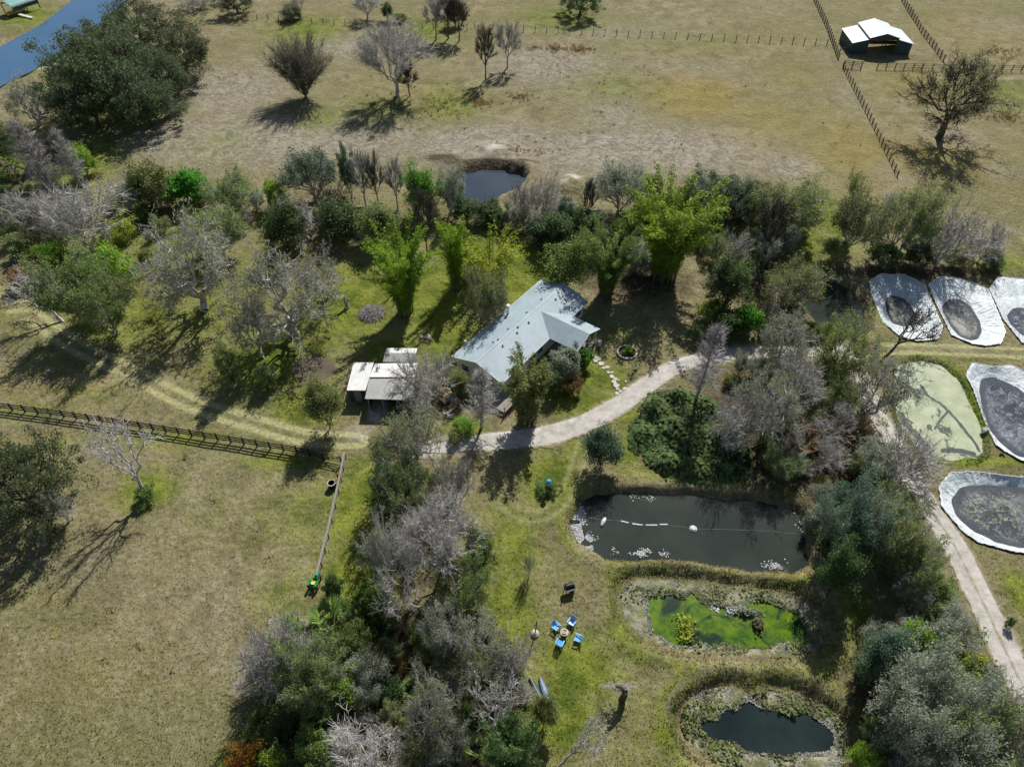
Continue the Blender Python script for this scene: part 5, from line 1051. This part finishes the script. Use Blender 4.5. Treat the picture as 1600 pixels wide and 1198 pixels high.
# fill-in scrub of the woods: alike members share one label per wood and kind
WOODS = [
 ('thicket behind the house', [(430, 330), (600, 330), (700, 345), (860, 345), (960, 345), (1010, 300), (1260, 330), (1270, 400), (1180, 440), (1110, 440), (1080, 400), (980, 440), (900, 400), (830, 375), (700, 345), (640, 380), (560, 385), (440, 395)], 62, (2.5, 6.5)),
 ('thicket beyond the large-leaved bed', [(1150, 500), (1230, 480), (1330, 570), (1385, 660), (1370, 700), (1410, 770), (1450, 850), (1470, 890), (1380, 900), (1290, 880), (1268, 780), (1190, 745), (1180, 640), (1130, 600)], 52, (2.5, 6.5)),
 ('wood below the green garden tractor', [(400, 1010), (470, 945), (600, 925), (740, 930), (800, 1010), (830, 1090), (835, 1230), (420, 1230), (390, 1110)], 50, (2.0, 5.5)),
 ('wood right of the lower pond', [(1345, 1020), (1400, 930), (1480, 905), (1530, 960), (1560, 1020), (1600, 1100), (1660, 1230), (1350, 1230), (1335, 1120)], 56, (2.0, 5.5)),
 ('belt between plank fence and turf loop', [(590, 720), (700, 715), (740, 800), (760, 900), (640, 925), (590, 870), (575, 790)], 9, (2.0, 5.0)),
 ('grove on the canal side of the house', [(0, 345), (150, 290), (240, 320), (400, 285), (430, 330), (420, 400), (330, 340), (250, 400), (230, 470), (190, 400), (60, 430), (20, 400)], 24, (2.0, 5.0)),
 ('yard edge below the canal', [(0, 230), (60, 240), (150, 330), (110, 370), (40, 350), (0, 340)], 14, (2.0, 5.0)),
]
FILL = [('thicket', None, 'grey', 'grey leafless scrub'), ('leafy_scrub', 'olive', None, 'olive green scrub tree'), ('shrub', 'dark', None, 'dark green shrub'), ('leafy_scrub', 'grey', None, 'grey-green scrub tree'), ('shrub', 'olive', None, 'dull olive shrub'), ('shrub', 'mid', None, 'mid green shrub'), ('frond_clump', 'olive', None, 'olive palmetto clump')]
MARKS = {k: U(*v)[:2] for k, v in {'the far pond': (770, 300), 'the largest bamboo clump': (1035, 430), 'the roof back corner': (884, 450), 'the sheds': (600, 590), 'the bluish green thicket tree': (490, 312), 'the grass gap above the shaded pond': (1270, 370), 'the shaded pond': (1300, 480), 'the driveway end': (1300, 560), 'the duckweed pond': (1460, 640), 'the large-leaved bed': (1090, 690), 'the right end of the main pond': (1255, 840), 'the middle of the sandy lane': (1450, 800), 'the far end of the sandy lane': (1580, 1050), 'the algae pond': (1290, 980), 'the lower pond': (1320, 1140), 'the lime green bush': (1505, 1055), 'the bottom right frame corner': (1590, 1190), 'the fallen pale branch tree': (1450, 985), 'the green garden tractor': (494, 910), 'the brown fern bed': (630, 1090), 'the lawn chairs': (850, 1000), 'the canoes': (845, 1080), 'the rusty orange bush': (400, 1200), 'the bottom frame edge below the brown ferns': (620, 1200), 'the dead forked tree': (630, 985), 'the pale cypress at the fan palm': (88, 305), 'the dark evergreen at the frame edge': (8, 268), 'the plank fence': (520, 800), 'the driveway start': (660, 710), 'the turf loop': (780, 770), 'the big pale bare tree': (690, 905), 'the gnarled oak': (320, 485), 'the yellow-green clearing': (190, 350)}.items()}
ORD = ['tallest', 'second tallest', 'third tallest', 'fourth tallest', 'fifth tallest', 'sixth tallest', 'seventh tallest', 'eighth tallest', 'ninth tallest', 'tenth tallest', 'eleventh tallest', 'twelfth tallest', 'thirteenth tallest', 'fourteenth tallest', 'fifteenth tallest']
FILLED = {}
rw = random.Random(21)
for wname, pp, n, (h0, h1) in WOODS:
    pl = poly(pp); lo, hi = pl.min(0), pl.max(0); pts = []; tries = 0
    while len(pts) < n and tries < 4000:
        tries += 1; p = np.array([rw.uniform(lo[0], hi[0]), rw.uniform(lo[1], hi[1])])
        if sdist(p[None], pl)[0] > -.5 or any(np.hypot(*(p - q)) < 2.1 for q in pts) or any(sdist(p[None], PIT[k])[0] < 1.2 for k in PIT) or np.hypot(*(p - U(494, 912)[:2])) < 5.5 or pline(p[None], LANE)[0] < 4.6 or pline(p[None], DRIVE)[0] < 3: continue
        pts.append(p)
    for p in pts:
        kd, lf, bk, lab = FILL[rw.choices(range(7), (.17, .2, .09, .15, .11, .2, .08))[0]]
        h = rw.uniform(h0, h1) * (.6 if kd in ('shrub', 'frond_clump') else 1); w = h * rw.uniform(.75, 1.25) * (1.3 if kd in ('shrub', 'frond_clump') else .9)
        r = plant(kd, float(p[0]), float(p[1]), h, w, lab, lf, bk, group=f'{lab}s in the {wname}')
        FILLED.setdefault((lab, min(MARKS, key=lambda k: np.hypot(*(MARKS[k] - p)))), []).append((h, r))
for (lab, mk), L in FILLED.items():
    L.sort(key=lambda q: -q[0])
    for i, (h, r) in enumerate(L): r['label'] = f'{lab} nearest {mk}' if len(L) == 1 else f'{ORD[i] if i < len(L) - 1 else "lowest"} of the {lab}s nearest {mk}'

# ------------------------------------------------------------------ ground cover: grass, weeds, undergrowth, floating plants
def in_polys(P, polys): return np.any([sdist(P, q) < 0 for q in polys], 0)
rng = np.random.RandomState(99)
def grass():
    n = 150000; r = rng.rand(n); y = 18 + 110 * rng.rand(n) ** 1.35; x = (rng.rand(n) - .5) * 2 * (34 + y * .72); P = np.stack([x, y], 1)
    z = ground_z(P); Zs = zones(P); ok = (z > -.5) & (Zs['sand'] < .42) & (pline(P, DRIVE) > 2.1) & (pline(P, LANE) > 1.9)
    for l in LIN_O: ok &= sdist(P, l) > .15
    q = P - A; lx = q @ e1; ly = -(q @ e2); ok &= ~((lx > .2) & (lx < HL - .2) & (ly < -.2) & (ly > W_ + .2))
    P = P[ok]; z = z[ok]; Zs = {k: v[ok] for k, v in Zs.items()}; n = len(P)
    h = (.05 + .13 * rng.rand(n) ** 2)[:, None]; w = (.04 + .07 * rng.rand(n))[:, None]; th = rng.rand(n) * 6.28; d = np.stack([np.cos(th), np.sin(th), 0 * th], 1); s = np.stack([-d[:, 1], d[:, 0], 0 * th], 1); B = np.column_stack([P, z - .02])
    V = np.stack([B - s * w, B + s * w, B + d * h * .9 + np.array([0, 0, 1]) * h], 1).reshape(-1, 3); at = {k: np.repeat(v, 3) for k, v in Zs.items()}; at['tint'] = np.repeat(np.clip(.72 + .4 * rng.randn(n), 0, 1.7), 3)
    return tag(obj('grass', mesh_np('grass', V, None, np.arange(3 * n).reshape(-1, 3), attrs=at), M['grass']), kind='stuff')
grass()
def scatter_leaves(name, C, size, m, asp=.55, up=.3, extra=None):
    return tag(obj(name, leaf_mesh(name, [leaves(rng, C, size, asp, None, up)] + (extra or []), rng), m), kind='stuff')
def sample_poly(pl, n):
    lo, hi = pl.min(0), pl.max(0); out = np.zeros((0, 2))
    while len(out) < n: P = lo + rng.rand(n * 2, 2) * (hi - lo); out = np.vstack([out, P[sdist(P, pl) < 0]])
    return out[:n]
def mounds(pl, n, per, hmax, r):
    P = sample_poly(pl, n); P = P[np.all([sdist(P, PIT[k]) > .6 for k in PIT], 0)]; hh = hmax * (.3 + .7 * rng.rand(len(P))); C = np.repeat(P, per, 0); o = unit(rng.randn(len(C), 3)) * (rng.rand(len(C), 1) ** .4); o[:, 2] = np.abs(o[:, 2])
    return np.column_stack([C, np.zeros(len(C))]) + o * np.column_stack([np.full(len(C), r), np.full(len(C), r), np.repeat(hh, per)])
for (wname, pp, n, hh), m, nm in zip(WOODS, ('olive', 'olive', 'olive', 'mid', 'mid', 'olive', 'mid'), ('undergrowth',) * 7):
    pl = poly(pp); area = abs(np.sum(pl[:, 0] * np.roll(pl[:, 1], -1) - pl[:, 1] * np.roll(pl[:, 0], -1))) / 2
    scatter_leaves('undergrowth', mounds(pl, int(area / 7), 34, 1.1, .9), .3, M['leaf_' + m]); scatter_leaves('dead_grass', mounds(pl, int(area / 9), 26, .7, .8), .42, M['leaf_dry'], .12, .1)
pf = poly([(590, 1020), (650, 1040), (690, 1100), (650, 1160), (590, 1150), (560, 1090)]); scatter_leaves('brown_fern_bed', mounds(pf, 110, 60, .9, .9), .6, M['leaf_brown'], .12, .1)
# bed of large drooping leaves beside the driveway
BED = poly([(1012, 612), (1060, 602), (1110, 622), (1150, 660), (1178, 705), (1168, 752), (1100, 762), (1040, 755), (1012, 724), (982, 700), (984, 664), (1000, 632)])
def leaf_bed():
    HUMPS = [(1020, 640, 2.6, 1.9), (1060, 625, 2.4, 1.7), (1100, 640, 2.5, 1.9), (1005, 680, 2.1, 1.5), (1050, 675, 2.6, 2.0), (1120, 690, 2.8, 1.8), (1040, 725, 2.3, 1.8), (1085, 735, 2.3, 1.9), (1130, 735, 2.1, 1.6), (1160, 720, 2.0, 1.5), (1075, 700, 2.0, 1.4)]
    HC = np.array([U(a, b)[:2] for a, b, r, h in HUMPS]); HR = np.array([q[2] for q in HUMPS]); HH = np.array([q[3] for q in HUMPS])
    P = sample_poly(BED, 3000); s = -sdist(P, BED); s = s + 1.4 * (vnoise(P, .5, 78) - .6); keep = s > 0; P = P[keep]; s = s[keep]; ht = np.clip(s / 1.2, 0, 1) ** .6 * (np.exp(-(((P[:, None] - HC[None]) ** 2).sum(2) / (HR * .62) ** 2)) * HH).max(1) * (.75 + .5 * vnoise(P, 1.1, 77)) + .15; n = len(P); near = HC[np.argmin(((P[:, None] - HC[None]) ** 2).sum(2), 1)]; C = np.column_stack([P, ht * (.55 + .45 * rng.rand(n) ** .5)])
    g = unit(np.column_stack([rng.randn(n, 2) * .5 + unit(P - near), -.45 + .5 * rng.rand(n)])); side = unit(np.cross(g, np.array([0, 0, 1.]))); up = np.cross(side, g); L = (.40 + .55 * rng.rand(n) ** 1.5)[:, None]; w = L * .42
    a = C - g * L * .35; m1 = C + up * .08 * L; t = C + g * L * .6 - np.array([0, 0, .28]) * L
    V = np.stack([a, C + side * w, t, m1, a, m1, t, C - side * w], 1).reshape(-1, 3); Q = np.arange(len(V)).reshape(-1, 4); ti = np.repeat(np.clip(.5 + .28 * rng.randn(n), 0, 1), 8)
    tag(obj('large_leaf_bed', mesh_np('large_leaf_bed', V, Q, attrs=dict(tint=ti)), M['leaf_bed']), kind='stuff')
leaf_bed()
# floating mats and shore plants
INNER_ALG, INNER_LOW = INNER['algae'], INNER['lower']
def floating(key, inner, n, nm, m, size, hmax, pick):
    P = sample_poly(PIT[key], n); s = sdist(P, inner) + .9 * (vnoise(P, .9, 61) - .5); k = (s > .1) & pick(P); P = P[k]; C = np.column_stack([P, np.full(len(P), WZ[key] + .05) + hmax * rng.rand(len(P)) ** 2 * (vnoise(P, .8, 17))])
    scatter_leaves(nm, C, size, M[m], .8, 2.0)
west = lambda P: vnoise(P, .25, 31) > .5
cA = PIT['algae'].mean(0)
pale = lambda P: (P[:, 0] < cA[0] - 5.2 + 2 * vnoise(P, .6, 8)) | (vnoise(P, .35, 32) > .66)
floating('algae', INNER_ALG, 20000, 'lily_pads', 'leaf_pad', .22, .10, pale); floating('algae', INNER_ALG, 13000, 'marsh_plants', 'leaf_marsh', .24, .22, lambda P: ~pale(P))
floating('algae', INNER_ALG, 2600, 'marsh_weeds', 'leaf_olive', .34, .9, lambda P: vnoise(P, .4, 53) > .55)
floating('lower', INNER_LOW, 13000, 'lily_pads', 'leaf_pad', .24, .15, lambda P: vnoise(P, .35, 33) > .45); floating('lower', INNER_LOW, 7000, 'marsh_plants', 'leaf_marsh', .28, .4, lambda P: vnoise(P, .35, 33) <= .5); floating('lower', INNER_LOW, 2600, 'marsh_weeds', 'leaf_mid', .34, .9, lambda P: vnoise(P, .4, 54) > .58)
for px, py, rx, ry, m in ((1072, 986, 1.0, 1.9, 'yellow'), (1184, 975, .5, .8, 'marsh'), (1165, 957, 1.2, .4, 'grey')):
    c = U(px, py, WZ['algae']); n = 220; o = rng.randn(n, 2) * np.array([rx, ry]) * .5; scatter_leaves('marsh_clump', np.column_stack([c[0] + o[:, 0], c[1] + o[:, 1], c[2] + .05 + .5 * rng.rand(n)]), .3, M['leaf_' + m], .8, 1.0)
# grass fringe on the banks
def fringe(key, n, m, off=(.4, 2.0), h=.6):
    pl = PIT[key]; a = np.vstack([pl, pl[:1]]); seg = np.linalg.norm(np.diff(a, axis=0), axis=1); L = np.concatenate([[0], np.cumsum(seg)]); s = rng.rand(n) * L[-1]; P = np.stack([np.interp(s, L, a[:, k]) for k in (0, 1)], 1); c = pl.mean(0); P = P + unit(P - c) * (off[0] + (off[1] - off[0]) * rng.rand(n, 1)); P = P[vnoise(P, .3, 71) > .38]
    z = ground_z(P); scatter_leaves('bank_grass', np.column_stack([P, z + h * rng.rand(len(P)) ** 2 * .6 + .05]), .36, M['leaf_' + m], .2, .1)
fringe('main', 1500, 'dry', (.3, 1.3), .4); fringe('algae', 1500, 'dry', (.2, 1.3), .4);  fringe('algae', 500, 'bright', (.9, 1.6), .3); fringe('lower', 1800, 'dry', (.2, 1.3), .5); pass; fringe('lower', 700, 'bright', (.5, 1.4), .5); fringe('duck', 2600, 'mid', (.4, 1.3), .6);  fringe('canal', 2600, 'dry', (1, 3.4), 1.2); fringe('shaded', 900, 'mid', (.4, 1.4), .6)
# dark dead weeds in the far field
def weeds():
    C = []
    for px, py, rx, ry, n in ((752, 161, 16, 5, 60), (812, 153, 14, 6, 40), (866, 75, 16, 5, 60), (905, 77, 17, 5, 80), (835, 75, 10, 4, 20), (1575, 183, 22, 8, 60), (1560, 82, 30, 5, 50), (580, 215, 8, 5, 14), (800, 240, 60, 10, 40), (690, 165, 60, 24, 80), (620, 170, 80, 24, 70), (960, 140, 70, 40, 26), (900, 110, 90, 40, 26), (1050, 150, 140, 50, 14), (1000, 220, 200, 40, 20), (480, 130, 120, 70, 12), (1300, 200, 150, 80, 14), (1500, 210, 90, 60, 26), (200, 930, 200, 200, 5), (300, 1050, 90, 90, 2), (400, 800, 90, 90, 3), (150, 260, 0, 0, 0)):
        for _ in range(n):
            c = U(px + rx * rng.randn() * .6, py + ry * rng.randn() * .6); s = .12 + .22 * rng.rand()
            if abs(c[0]) < 200 and c[1] < 250: C.append((c[0] + rng.randn(14, 3) * s * .8 * np.array([1, 1, .4]) + 0)[:, :] * 0 + np.array([c[0], c[1], .12]) + rng.randn(14, 3) * np.array([s, s, .12]))
    C = np.concatenate(C); C[:, 2] = np.abs(C[:, 2]); scatter_leaves('dead_weeds', C, .27, M['leaf_brown'], .5, .2)
weeds()
def flowers(n): pass

# ------------------------------------------------------------------ garden and yard things
def chair(c, rz, label):
    r = thing('lawn_chair', label, 'chair', c, rz, 'blue lawn chairs round the table'); m = M['blue_plastic']
    MB().add([(-.3, -.32, .42), (.3, -.32, .42), (.27, .22, .30), (-.27, .22, .30), (-.3, -.32, .38), (.3, -.32, .38), (.27, .22, .26), (-.27, .22, .26)], [(0, 1, 2, 3), (7, 6, 5, 4), (0, 4, 5, 1), (1, 5, 6, 2), (2, 6, 7, 3), (3, 7, 4, 0)]).build('seat', m, r)
    b = MB()
    for k in range(5): x = -.24 + k * .12; b.bar((x, .22, .3), (x * 1.15, .50, .98 - .035 * abs(k - 2) ** 2), .105, .03)
    b.build('backrest', m, r)
    for s in (-1, 1):
        MB().box((s * .36, -.06, .58), (.13, .66, .035)).build('armrest', m, r)
        MB().bar((s * .33, -.32, 0), (s * .33, -.32, .57), .07).build('leg', m, r); MB().bar((s * .31, .42, 0), (s * .31, .15, .57), .07).build('leg', m, r)
tc = UV(881.4, 991.5)
for (px, py), lab in (((868.4, 981), 'blue lawn chair left of the round table, nearest the leaning post'), ((893, 974), 'blue lawn chair on the main pond side of the round table'), ((902.6, 999.5), 'blue lawn chair on the algae pond side of the round table'), ((874, 1007), 'blue lawn chair nearest the thicket side of the round table')):
    c = UV(px, py); d = tc - c; chair(c, math.atan2(d.y, d.x) + math.pi / 2, lab)
r = thing('round_table', 'small round table between the four blue lawn chairs', 'table', tc)
MB().lathe([(0, .60), (.42, .60), (.44, .63), (.42, .66), (0, .66)], n=24).build('tabletop', M['stone'], r); MB().lathe([(.30, 0), (.34, .05), (.22, .3), (.3, .59), (0, .59)], n=16).build('base', M['black_plastic'], r)
MB().lathe([(0, .68), (.2, .68), (.26, .76), (.24, .76), (.18, .70), (0, .70)], n=16).build('bowl', M['tan_wood'], r)
c = UV(888.5, 921); r = thing('smoker_grill', 'black drum grill on the bare ash patch of the lawn', 'grill', c, .3)
b = MB(); b.tube([(-.55, 0, .85), (.55, 0, .85)], .33, 14); b.build('drum', M['black_plastic'], r, False); b = MB(); b.tube([(-.4, 0, 1.15), (-.4, 0, 1.7)], .07, 8); b.build('chimney', M['black_plastic'], r)
for sx in (-.4, .4):
    for sy in (-.22, .22): MB().bar((sx, sy * 1.4, 0), (sx, sy, .7), .06).build('leg', M['black_plastic'], r)
MB().box((0, -.48, .8), (1.0, .3, .04)).build('shelf', M['black_plastic'], r)
c = UV(894.5, 922); r = thing('black_bin', 'small black bin beside the drum grill', 'bin', c); MB().lathe([(0, 0), (.24, 0), (.3, .7), (.27, .7), (.22, .05), (0, .05)], n=14).build('bucket', M['black_plastic'], r); MB().tube([(-.29, 0, .66), (-.2, 0, .9), (.2, 0, .9), (.29, 0, .66)], .015, 5).build('handle', M['grey_wood'], r)
# leaning post with pale stones
c = UV(836, 990); r = thing('leaning_post', 'brown post standing out of a pale heap on the lawn edge', 'post', c); MB().bar((0, 0, 0), (.15, .2, 2.6), .11).build('shaft', M['post_wood'], r); MB().lathe([(.5, -.05), (.42, .2), (.2, .4), (0, .45)], n=9).build('heap', M['stone'], r)
# canoes
for (px, py, rz, lab, m) in ((851, 1080, 1.9, 'pale blue canoe lying upside down beside the lower wood', 'pale_blue'), (838, 1078, 2.05, 'dark hulled canoe lying beside the pale blue one', 'dark_green_metal')):
    c = UV(px, py); r = thing('canoe', lab, 'canoe', c, rz, 'canoes on the lawn edge'); r.scale = (.72, .72, .72); vs = []; N = 9; K = 7
    for i in range(N + 1):
        t = -1 + 2 * i / N; w = .42 * (1 - t * t) ** .7 + .01
        for k in range(K): a = math.pi * k / (K - 1); vs.append((t * 2.1, -w * math.cos(a), .08 + .36 * (1 - .25 * (1 - t * t)) * math.sin(a) + .12 * abs(t) ** 3))
    MB().add(vs, [(i * K + k, i * K + k + 1, (i + 1) * K + k + 1, (i + 1) * K + k) for i in range(N) for k in range(K - 1)]).build('hull', M[m], r, True); MB().tube([(-2.05, 0, .52), (-1, 0, .38), (0, 0, .36), (1, 0, .38), (2.05, 0, .52)], .03, 5).build('keel', M['white_paint'], r)
# fallen snag with roots
c = UV(972, 1092); r = thing('fallen_snag', 'grey uprooted snag with a black arched trunk on the lawn', 'snag', c, .0); rs = np.random.RandomState(8)
MB().tube([(0, 0, -.1), (.15, .05, .9), (.1, .15, 1.9), (-.35, .2, 2.7), (-.9, .1, 3.1)], [.36, .3, .26, .2, .12], 9).build('trunk', M['bark_dark'], r, True)
S = []
for k in range(26):
    a = rs.rand() * 6.28; L = .7 + 1.1 * rs.rand(); p = np.array([-.3 + .2 * rs.randn(), .25, 1.0 + 1.7 * rs.rand()]); S += link(rs, p, p + np.array([math.cos(a) * L, .25 * abs(rs.randn()), math.sin(a) * L * .7]), .05, .012, 3, .12, .05)
(tv, tq), e = twigs(rs, S, 5, .5, .012, np.zeros(3), .9, 0); obj('branches', mesh_np('branches', *merge([pack(S, 4), (tv, tq)])), M['bark_pale'], r)
# pond floats, hose sections and rope
wz = WZ['main']; c = UV(985, 818, wz); pts = [UV(*q, wz) for q in ((914, 808), (942, 812), (972, 814), (1006, 820), (1044, 820), (1083, 826), (1130, 827), (1190, 829), (1252, 835))]
r = thing('float_line', 'thin rope with white floating pipe sections across the main pond', 'float line', pts[0]); o0 = pts[0]; MB().tube([p - o0 + Vector((0, 0, .02)) for p in pts], .022, 4).build('rope', M['rope'], r)
for a, b_ in (((970, 814), (982, 817)), ((988, 818.5), (1004, 820.5)), ((1009, 820.5), (1027, 820.5)), ((1030.5, 819.5), (1043, 819.5))): p, q = UV(*a, wz) - o0, UV(*b_, wz) - o0; MB().tube([p, q], .11, 8).build('pipe', M['foam'], r)
c = UV(942.8, 815.5, wz); r = thing('white_buoy', 'long white buoy at the left end of the float line', 'buoy', c, 1.1); b = MB(); b.tube([(-.75, 0, .05), (-.55, 0, .08), (0, 0, .12), (.45, 0, .1), (.7, 0, .05)], [.06, .2, .26, .2, .05], 10); b.build('hull', M['foam'], r, True); MB().box((0, 0, .38), (.3, .1, .1)).build('handle', M['white_paint'], r)
c = UV(1083, 826, wz); r = thing('aerator', 'white floating aerator in the middle of the main pond', 'aerator', c, .4); MB().lathe([(0, .0), (.34, .0), (.38, .12), (.30, .24), (0, .26)], n=12).build('float', M['foam'], r)
for k in range(7): a = k * .8976; MB().box((math.cos(a) * .36, math.sin(a) * .36, .05), (.16, .26, .10), a).build('paddle', M['foam'], r)
def foam_patch(pts, n, s, key='main'):
    a = np.array([U(x, y, WZ[key])[:2] for x, y in pts]); i = rng.randint(0, len(a) - 1, n); t = rng.rand(n, 1); P = a[i] + (a[i + 1] - a[i]) * t + rng.randn(n, 2) * s; P = P[vnoise(P, 1.4, 91) > .36]
    scatter_leaves('pond_foam', np.column_stack([P, np.full(len(P), WZ[key] + .03) + .05 * rng.rand(len(P))]), .15, M['foam'], .8, 3.0)
foam_patch([(907, 796), (904, 812), (903, 828), (912, 842), (925, 852)], 2600, .42); foam_patch([(985, 861), (1005, 865), (1012, 863)], 330, .25); foam_patch([(960, 860), (970, 862)], 70, .3); foam_patch([(1032, 865), (1042, 866)], 70, .25); foam_patch([(985, 776), (1010, 779), (1022, 780)], 50, .22); foam_patch([(1195, 884), (1215, 884), (1228, 883)], 260, .25); foam_patch([(1245, 795), (1252, 830)], 50, .3); pass
foam_patch([(1105, 943), (1125, 949), (1152, 953)], 300, .35, 'algae')
# gazing ball
c = UV(856, 764); tree('round_bush', 856, 764, 738, 44, 'clipped oval bush with a blue globe', 'mid', h=1.45); r = thing('gazing_ball', 'bright blue globe on the clipped oval bush', 'globe', c + Vector((0, -.3, 0)))
MB().lathe([(.16, 0), (.1, .1), (.08, 1.5), (.16, 1.62), (0, 1.63)], n=12).build('pedestal', M['concrete'], r); MB().lathe([(.02, 1.60)] + [(.34 * math.sin(t), 1.94 - .34 * math.cos(t)) for t in np.linspace(.1, 3.1, 14)], n=24).build('globe', M['blue_glass'], r, True)
# ring bed
c = UV(979.5, 551); r = thing('ring_bed', 'round flower bed edged with white stones on the front lawn', 'flower bed', c); R0 = 1.38
for k in range(34):
    a = k * 2 * math.pi / 34; rs_ = random.Random(k); MB().box((math.cos(a) * R0, math.sin(a) * R0, .10), (.22, .225, .24 + .04 * rs_.random()), a + .1 * (rs_.random() - .5)).build('edging_stone', M['stone'], r)
MB().lathe([(R0 - .1, .02), (.6, .12), (0, .15)], n=24).build('soil', M['soil'], r)
for dx, dy, h, w, lab in ((.35, .25, .9, 1.3, 'leafy green plant in the middle of the ring bed'), (-.45, -.35, .6, .8, 'small green plant at the near side of the ring bed'), (.7, -.4, .55, .7, 'low green plant beside the ring bed edge')): plant('broad', c.x + dx, c.y + dy, h, w, lab, 'bright', group='plants in the ring bed', dz=.1)
# stepping stones
st = thing('stone_path', 'path of pale stepping stones from the porch to the driveway', 'path', UV(930, 565)); o0 = st.location.copy()
for i, (px, py, s) in enumerate(((225, 290, 1), (265, 322, 1.5), (238, 348, 1.2), (315, 387, 1.4), (390, 430, 1.1), (343, 440, .7), (405, 495, .8), (450, 493, .7), (445, 545, 1.1), (490, 575, 1), (475, 613, 1), (500, 656, 1.4), (518, 700, .8), (552, 732, .8), (512, 755, .9), (612, 696, 1), (620, 608, .5), (530, 590, .5))):
    p = UV(900 + px / 7.985, 520 + py / 7.985) - o0; rs_ = random.Random(i); n = 7; q = [(p.x + .36 * s * (.75 + .4 * rs_.random()) * math.cos(a * 6.283 / n + i), p.y + .34 * s * (.75 + .4 * rs_.random()) * math.sin(a * 6.283 / n + i)) for a in range(n)]; MB().prism(q, -.1, .05 + .02 * rs_.random()).build('stepping_stone', M['stone'], st)
# trough, bucket, tractor by the plank fence
c = UV(519.5, 760); r = thing('water_trough', 'tall round black trough with a pale rim beside the plank fence', 'trough', c); MB().lathe([(.46, 0), (.5, .1), (.5, .78), (.42, .78), (.40, .3), (0, .3)], n=24).build('tub', M['black_plastic'], r); MB().lathe([(.40, .77), (.40, .83), (.54, .83), (.54, .75), (.5, .75)], n=24).build('rim', M['concrete'], r)
c = UV(531, 752); r = thing('red_bucket', 'red bucket hanging on the plank fence above the trough', 'bucket', c + Vector((0, 0, .9))); MB().lathe([(0, 0), (.17, 0), (.24, .42), (.21, .42), (.15, .04), (0, .04)], n=14).build('pail', M['red_plastic'], r); MB().tube([(-.23, 0, .4), (-.12, 0, .62), (.12, 0, .62), (.23, 0, .4)], .018, 5).build('handle', M['red_plastic'], r)
c = UV(494, 910); r = thing('garden_tractor', 'small green garden tractor at the end of the plank fence', 'tractor', c, 1.35)
MB().box((.45, 0, .72), (.85, .55, .38)).build('hood', M['green_paint'], r); MB().box((-.25, 0, .55), (1.3, .5, .18)).build('frame', M['green_paint'], r)
for s in (-1, 1): MB().box((-.5, s * .42, .86), (.75, .26, .07)).build('fender', M['green_paint'], r)
MB().box((-.45, 0, .82), (.42, .42, .1)).build('seat', M['yellow_paint'], r); MB().tube([(.02, 0, .8), (-.1, 0, 1.2)], .03, 6).build('steering_column', M['black_plastic'], r)
def wheel(x, y, R, w):
    o = MB().tube([(x, y - w / 2, R), (x, y + w / 2, R)], R, 14).build('wheel', M['black_plastic'], r); MB().tube([(x, y - w / 2 - .01, R), (x, y + w / 2 + .01, R)], R * .5, 10).build('rim', M['yellow_paint'], o)
for s in (-1, 1): wheel(-.5, s * .46, .42, .24); wheel(.62, s * .36, .25, .16)
c = UV(417, 704); r = thing('white_sign', 'small white board fixed low on the black fence', 'sign', c + Vector((0, -.2, .35))); MB().box((0, 0, .2), (.45, .03, .4)).build('board', M['white_paint'], r); MB().box((0, .03, .2), (.5, .03, .05)).build('batten', M['black_wood'], r)
# brush pile
c = UV(581, 490); r = thing('brush_pile', 'round pile of brown brushwood on the back lawn', 'brush pile', c); rs = np.random.RandomState(4); n = 420; a = rs.rand(n) * 6.28; q = np.sqrt(rs.rand(n)) * 1.9; p = np.column_stack([q * np.cos(a), q * np.sin(a), (1 - (q / 2) ** 2) * .7 * rs.rand(n) + .05]); d = unit(np.column_stack([rs.randn(n, 2), .25 * rs.randn(n)])) * (.25 + .6 * rs.rand(n, 1))
o = obj('brushwood', mesh_np('brushwood', *tubes(p - d, p + d, np.full(n, .035), np.full(n, .015), 4)), M['bark_lilac'], r)
c = UV(543, 480); r = thing('tree_stump', 'leaning grey stump between mossy oak and brush pile', 'stump', c); MB().tube([(0, 0, -.1), (-.1, .1, .8), (-.5, .3, 2.0)], [.42, .34, .28], 10).build('stump_trunk', M['bark_grey'], r); MB().tube([(-.1, .1, .8), (.5, .2, 1.5)], [.18, .08], 7).build('broken_limb', M['bark_grey'], r)
c = UV(665, 527); r = thing('rubble_heap', 'small heap of pale rubble near the bamboo shade', 'rubble', c)
for k in range(9): rs_ = random.Random(k); MB().lathe([(.28 * (.6 + .6 * rs_.random()), 0), (.24, .16), (.1, .26), (0, .28)], (rs_.uniform(-.8, .8), rs_.uniform(-.5, .5), 0), 6).build('rock', M['stone'], r)
# bush by the lane, box by the liner
tree('shrub', 1573, 978, 962, 15, 'small dark bush at the open edge of the sandy lane', 'dark')
c = UV(1537, 674); r = thing('pump_box', 'small white pump box between the duckweed pond and the liner', 'box', c, .4); MB().box((0, 0, .25), (.7, .5, .5)).build('case', M['white_paint'], r); MB().box((0, 0, .53), (.76, .56, .06)).build('lid', M['concrete'], r)
c = UV(1565, 709); r = thing('black_pipe', 'short black pipe elbow beside the liner rim', 'pipe', c, .4); MB().tube([(-.4, 0, .1), (.2, 0, .1), (.32, 0, .2), (.32, 0, .45)], .1, 8).build('elbow', M['black_plastic'], r); MB().tube([(.32, 0, .42), (.32, 0, .5)], .14, 8).build('collar', M['white_paint'], r)
